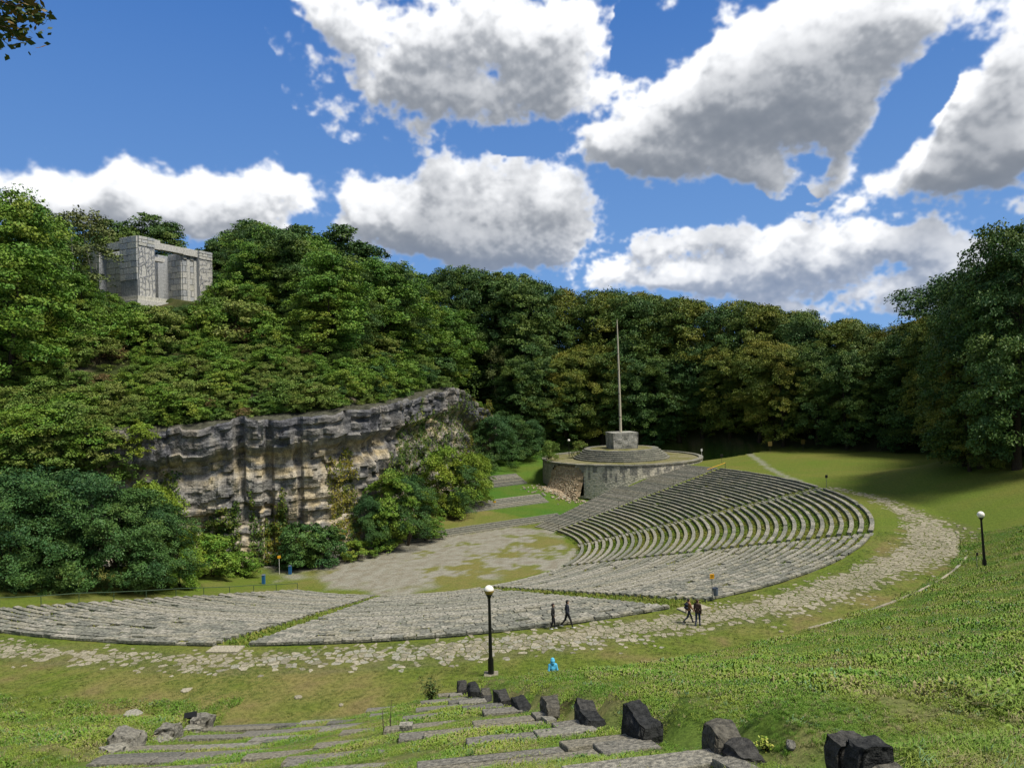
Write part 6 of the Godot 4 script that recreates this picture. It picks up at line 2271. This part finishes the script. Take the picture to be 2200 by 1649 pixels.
func person(label: String, at: Vector3, facing: float, tall: float, pose: Dictionary, col: Dictionary) -> Node3D:
	var t := thing("person", label, "person", at, facing)
	var s := tall / 1.76
	var step: float = pose.get("step", 0.3)
	var sit: bool = pose.get("sit", false)
	var drop := 0.80 if sit else 0.0
	var V := func(x: float, y: float, z: float) -> Vector3: return Vector3(x, y - drop, z) * s
	var body := []
	var legs: Color = col.legs
	var top: Color = col.top
	# legs: +z is forward; step > 0 puts the figure's own right leg forward
	for sd in [-1.0, 1.0]:
		var sw: float = step * sd
		var hip: Vector3 = V.call(0.095 * sd, 0.92, 0.0)
		var bend := 0.10 + maxf(0.0, -sw) * 0.9
		var knee: Vector3 = hip + Vector3(0.0, -cos(sw) * 0.45, sin(sw) * 0.45) * s + Vector3(0, 0, 0.02 * s)
		var low := sw - bend
		var ankle: Vector3 = knee + Vector3(0, -cos(low) * 0.42, sin(low) * 0.42) * s
		var floor_gap: float = ankle.y - 0.085 * s
		if not sit and (sw >= 0.0 or floor_gap < 0.0): ankle.y = maxf(0.085 * s, minf(ankle.y, 0.10 * s))
		if sit:
			# seated on the edge of the grass tier, shins hanging down in front
			knee = hip + Vector3(0.03 * sd, 0.03, 0.42) * s
			ankle = knee + Vector3(0.0, -0.42, 0.06) * s
		body.append([hip + Vector3(0, 0.04, 0) * s, knee, 0.092 * s, 0.062 * s, legs])
		body.append([knee, ankle, 0.062 * s, 0.045 * s, legs])
		var tip: float = -0.5 if sw < -0.1 else 0.05
		var heel: Vector3 = ankle + Vector3(0, -0.045, -0.03) * s
		var toe: Vector3 = ankle + Vector3(0, -0.05 + tip * 0.06, 0.16) * s
		if not sit: toe.y = maxf(toe.y, 0.035 * s)
		body.append([heel, toe, 0.042 * s, 0.034 * s, col.shoes])
	# trunk
	body.append([V.call(-0.08, 0.96, -0.01), V.call(0.08, 0.96, -0.01), 0.105 * s, 0.105 * s, legs if pose.get("short", false) else top])
	body.append([V.call(0, 0.98, -0.01), V.call(0, 1.20, 0.0), 0.130 * s, 0.135 * s, top])
	body.append([V.call(-0.07, 1.22, 0.0), V.call(-0.08, 1.36, 0.0), 0.115 * s, 0.105 * s, top])
	body.append([V.call(0.07, 1.22, 0.0), V.call(0.08, 1.36, 0.0), 0.115 * s, 0.105 * s, top])
	body.append([V.call(-0.15, 1.42, -0.01), V.call(0.15, 1.42, -0.01), 0.070 * s, 0.070 * s, top])
	body.append([V.call(0, 1.42, -0.01), V.call(0, 1.53, 0.012), 0.062 * s, 0.052 * s, top if pose.get("hood", false) else col.skin])
	# arms
	var hands := []
	for sd in [-1.0, 1.0]:
		var sw: float = -step * 0.8 * sd if not pose.get("pockets", false) else -0.25
		var sh0: Vector3 = V.call(0.195 * sd, 1.40, -0.01)
		var el: Vector3 = sh0 + Vector3(0.055 * sd, -cos(sw) * 0.29, sin(sw) * 0.29) * s
		var fl: float = sw + (0.35 if not pose.get("pockets", false) else 0.75)
		var wr: Vector3 = el + Vector3(-0.03 * sd if not pose.get("pockets", false) else -0.10 * sd, -cos(fl) * 0.25, sin(fl) * 0.25) * s
		body.append([sh0, el, 0.066 * s, 0.052 * s, top])
		body.append([el, wr, 0.052 * s, 0.040 * s, top])
		hands.append([wr, (wr - el).normalized(), Vector3(-sd, 0, -0.2)])
	var sh := Shape.new()
	flesh(body, 0.027, 0.045, sh)
	for h in hands:
		var hb := []
		hand(hb, h[0], h[1], h[2], col.get("hands", col.skin), s)
		flesh(hb, 0.0085, 0.008, sh)
	# head, turned a little
	var hd := []
	var turn: float = pose.get("look", 0.0)
	var H := func(x: float, y: float, z: float) -> Vector3: return Vector3(x, y, z).rotated(Vector3.UP, turn) * s + Vector3(0, 1.50 - drop, 0.015) * s
	hd.append([H.call(0, 0.16, -0.01), H.call(0, 0.155, 0.015), 0.086 * s, 0.082 * s, col.skin])
	hd.append([H.call(0, 0.08, 0.03), H.call(0, 0.055, 0.055), 0.062 * s, 0.040 * s, col.skin])
	hd.append([H.call(0, 0.125, 0.085), H.call(0, 0.10, 0.108), 0.012 * s, 0.016 * s, col.skin])
	hd.append([H.call(0, 0.02, -0.01), H.call(0, 0.10, 0.0), 0.055 * s, 0.06 * s, col.skin])
	for sd in [-1.0, 1.0]:
		hd.append([H.call(0.084 * sd, 0.10, 0.0), H.call(0.088 * sd, 0.135, -0.008), 0.012 * s, 0.016 * s, col.skin])
		hd.append([H.call(0.032 * sd, 0.132, 0.086), H.call(0.034 * sd, 0.132, 0.087), 0.010 * s, 0.010 * s, Color(0.03, 0.025, 0.02)])
	hd.append([H.call(-0.02, 0.062, 0.091), H.call(0.02, 0.062, 0.091), 0.009 * s, 0.009 * s, Color(0.28, 0.11, 0.09)])
	flesh(hd, 0.012, 0.018, sh)
	obj("body", sh.mesh(), M.cloth, t)
	# hair, cap or hood
	var hs := Shape.new()
	var hr := []
	if pose.get("hood", false):
		hr.append([H.call(0, 0.14, -0.03), H.call(0, 0.20, -0.025), 0.125 * s, 0.105 * s, col.hair])
		hr.append([H.call(0, 0.02, -0.045), H.call(0, 0.12, -0.03), 0.115 * s, 0.125 * s, col.hair])
		hr.append([H.call(0, 0.245, -0.04), H.call(0, 0.26, -0.05), 0.07 * s, 0.04 * s, col.hair])
	else:
		hr.append([H.call(0, 0.175, -0.022), H.call(0, 0.185, 0.01), 0.092 * s, 0.082 * s, col.hair])
		hr.append([H.call(0, 0.10, -0.045), H.call(0, 0.16, -0.035), 0.07 * s, 0.082 * s, col.hair])
	flesh(hr, 0.015, 0.03, hs)
	obj("hood" if pose.get("hood", false) else "hair", hs.mesh(), M.cloth, t)
	if pose.get("pack", false):
		var bp := Shape.new()
		flesh([[V.call(-0.09, 1.12, -0.21), V.call(0.09, 1.12, -0.21), 0.105 * s, 0.105 * s, col.pack], [V.call(-0.08, 1.34, -0.20), V.call(0.08, 1.34, -0.20), 0.10 * s, 0.10 * s, col.pack], [V.call(0.11, 1.44, -0.12), V.call(0.12, 1.45, 0.03), 0.025 * s, 0.025 * s, col.pack], [V.call(-0.11, 1.44, -0.12), V.call(-0.12, 1.45, 0.03), 0.025 * s, 0.025 * s, col.pack]], 0.02, 0.03, bp)
		obj("backpack", bp.mesh(), M.cloth, t)
	return t

func make_people() -> void:
	var skin := Color(0.42, 0.26, 0.18)
	var right := func(a: float) -> float: return atan2(cos(deg_to_rad(a)), -sin(deg_to_rad(a)))
	var place := func(px: float, py: float) -> Vector3: return ground_hit(px, py)
	person("person in black jacket and trousers with white shoes, hands by the pockets", place.call(1189, 1351), right.call(14.0) - 0.35, 1.74, {"step": 0.14, "pockets": true, "look": 0.3}, {"top": Color(0.012, 0.012, 0.014), "legs": Color(0.010, 0.010, 0.012), "shoes": Color(0.75, 0.74, 0.72), "skin": skin, "hair": Color(0.02, 0.015, 0.012)})
	person("person in dark navy jacket striding ahead in white-soled shoes", place.call(1220, 1349), right.call(16.0) - 0.15, 1.90, {"step": -0.36, "pockets": true, "look": 0.2}, {"top": Color(0.014, 0.018, 0.028), "legs": Color(0.010, 0.010, 0.013), "shoes": Color(0.6, 0.6, 0.58), "skin": skin, "hair": Color(0.015, 0.012, 0.01)})
	person("person in tan jacket and beanie carrying a dark backpack", place.call(1481, 1339), right.call(24.0) - 0.1, 1.72, {"step": 0.42, "pack": true}, {"top": Color(0.27, 0.13, 0.06), "legs": Color(0.012, 0.016, 0.035), "shoes": Color(0.012, 0.012, 0.014), "skin": skin, "hair": Color(0.030, 0.025, 0.030), "pack": Color(0.010, 0.012, 0.022)})
	person("person in dark brown jacket and blue jeans beside the backpack wearer", place.call(1500, 1344), right.call(24.0) + 0.5, 1.78, {"step": -0.12, "look": -0.4}, {"top": Color(0.050, 0.026, 0.018), "legs": Color(0.016, 0.030, 0.075), "shoes": Color(0.012, 0.014, 0.025), "skin": skin, "hair": Color(0.05, 0.025, 0.015)})
	var p := on_level(1187, 1411, -14.52)
	var seat := polar(Vector2(p.x - CX, p.z - CZ).length(), rad_to_deg(atan2(p.x - CX, p.z - CZ)), -15.52)
	person("person in a light blue hooded jacket seated half hidden by the grass crest", seat, PI + 0.12, 1.70, {"step": 0.05, "hood": true, "pockets": true, "sit": true}, {"top": Color(0.08, 0.42, 0.66), "legs": Color(0.02, 0.02, 0.03), "shoes": Color(0.2, 0.2, 0.2), "skin": skin, "hair": Color(0.09, 0.45, 0.70)})

# ---------------------------------------------------------------- everything in order
func _ready() -> void:
	var cp := cos(PITCH)
	var sp := sin(PITCH)
	axis_forward = Vector3(0, sp, -cp)
	var up0 := Vector3(0, cp, sp)
	axis_right = Vector3.RIGHT * cos(ROLL) + up0 * sin(ROLL)
	axis_up = up0 * cos(ROLL) - Vector3.RIGHT * sin(ROLL)
	var cam := Camera3D.new()
	cam.name = "camera"
	cam.transform = Transform3D(Basis(axis_right, axis_up, -axis_forward), Vector3.ZERO)
	cam.fov = 56.711
	cam.near = 0.1
	cam.far = 1500.0
	add_child(cam)
	cam.current = true
	var env := Environment.new()
	env.background_mode = Environment.BG_SKY
	env.sky = make_sky()
	env.tonemap_mode = Environment.TONE_MAPPER_LINEAR
	env.tonemap_exposure = 1.22
	env.sdfgi_enabled = true
	env.ssao_enabled = true
	env.ssil_enabled = true
	var we := WorldEnvironment.new()
	we.name = "world_environment"
	we.environment = env
	add_child(we)
	var sun := DirectionalLight3D.new()
	sun.name = "sun"
	# behind a veil of cloud, high on the right
	sun.look_at_from_position(Vector3.ZERO, -Vector3(0.43, 0.88, 0.20), Vector3.UP)
	sun.light_energy = 1.4
	sun.light_angular_distance = 16.0
	sun.light_color = Color(1.0, 0.975, 0.93)
	sun.shadow_enabled = true
	add_child(sun)
	n_big.seed = 101; n_big.frequency = 0.02; n_big.fractal_octaves = 3
	n_mid.seed = 102; n_mid.frequency = 0.03; n_mid.fractal_octaves = 4
	n_fine.seed = 103; n_fine.frequency = 0.09; n_fine.fractal_octaves = 3
	for e in EDGE: edge_poly.append(Vector2(e[0], e[1]))
	hollow = edge_poly.duplicate()
	hollow.append_array(PackedVector2Array([Vector2(300, 0), Vector2(300, 300), Vector2(-300, 300), Vector2(-300, 20)]))
	var t0 := Time.get_ticks_msec()
	make_materials()
	print("materials ", Time.get_ticks_msec() - t0)
	make_ground()
	print("ground ", Time.get_ticks_msec() - t0)
	make_seats()
	make_flights()
	make_podium()
	make_path()
	make_furniture()
	print("seats ", Time.get_ticks_msec() - t0)
	make_cliff()
	make_monument()
	print("cliff ", Time.get_ticks_msec() - t0)
	make_protos()
	print("protos ", Time.get_ticks_msec() - t0)
	make_woods()
	make_bushes()
	make_ivy()
	make_undergrowth()
	print("plants ", Time.get_ticks_msec() - t0)
	make_tier()
	make_grass()
	make_weeds()
	print("tier ", Time.get_ticks_msec() - t0)
	make_people()
	print("people ", Time.get_ticks_msec() - t0)
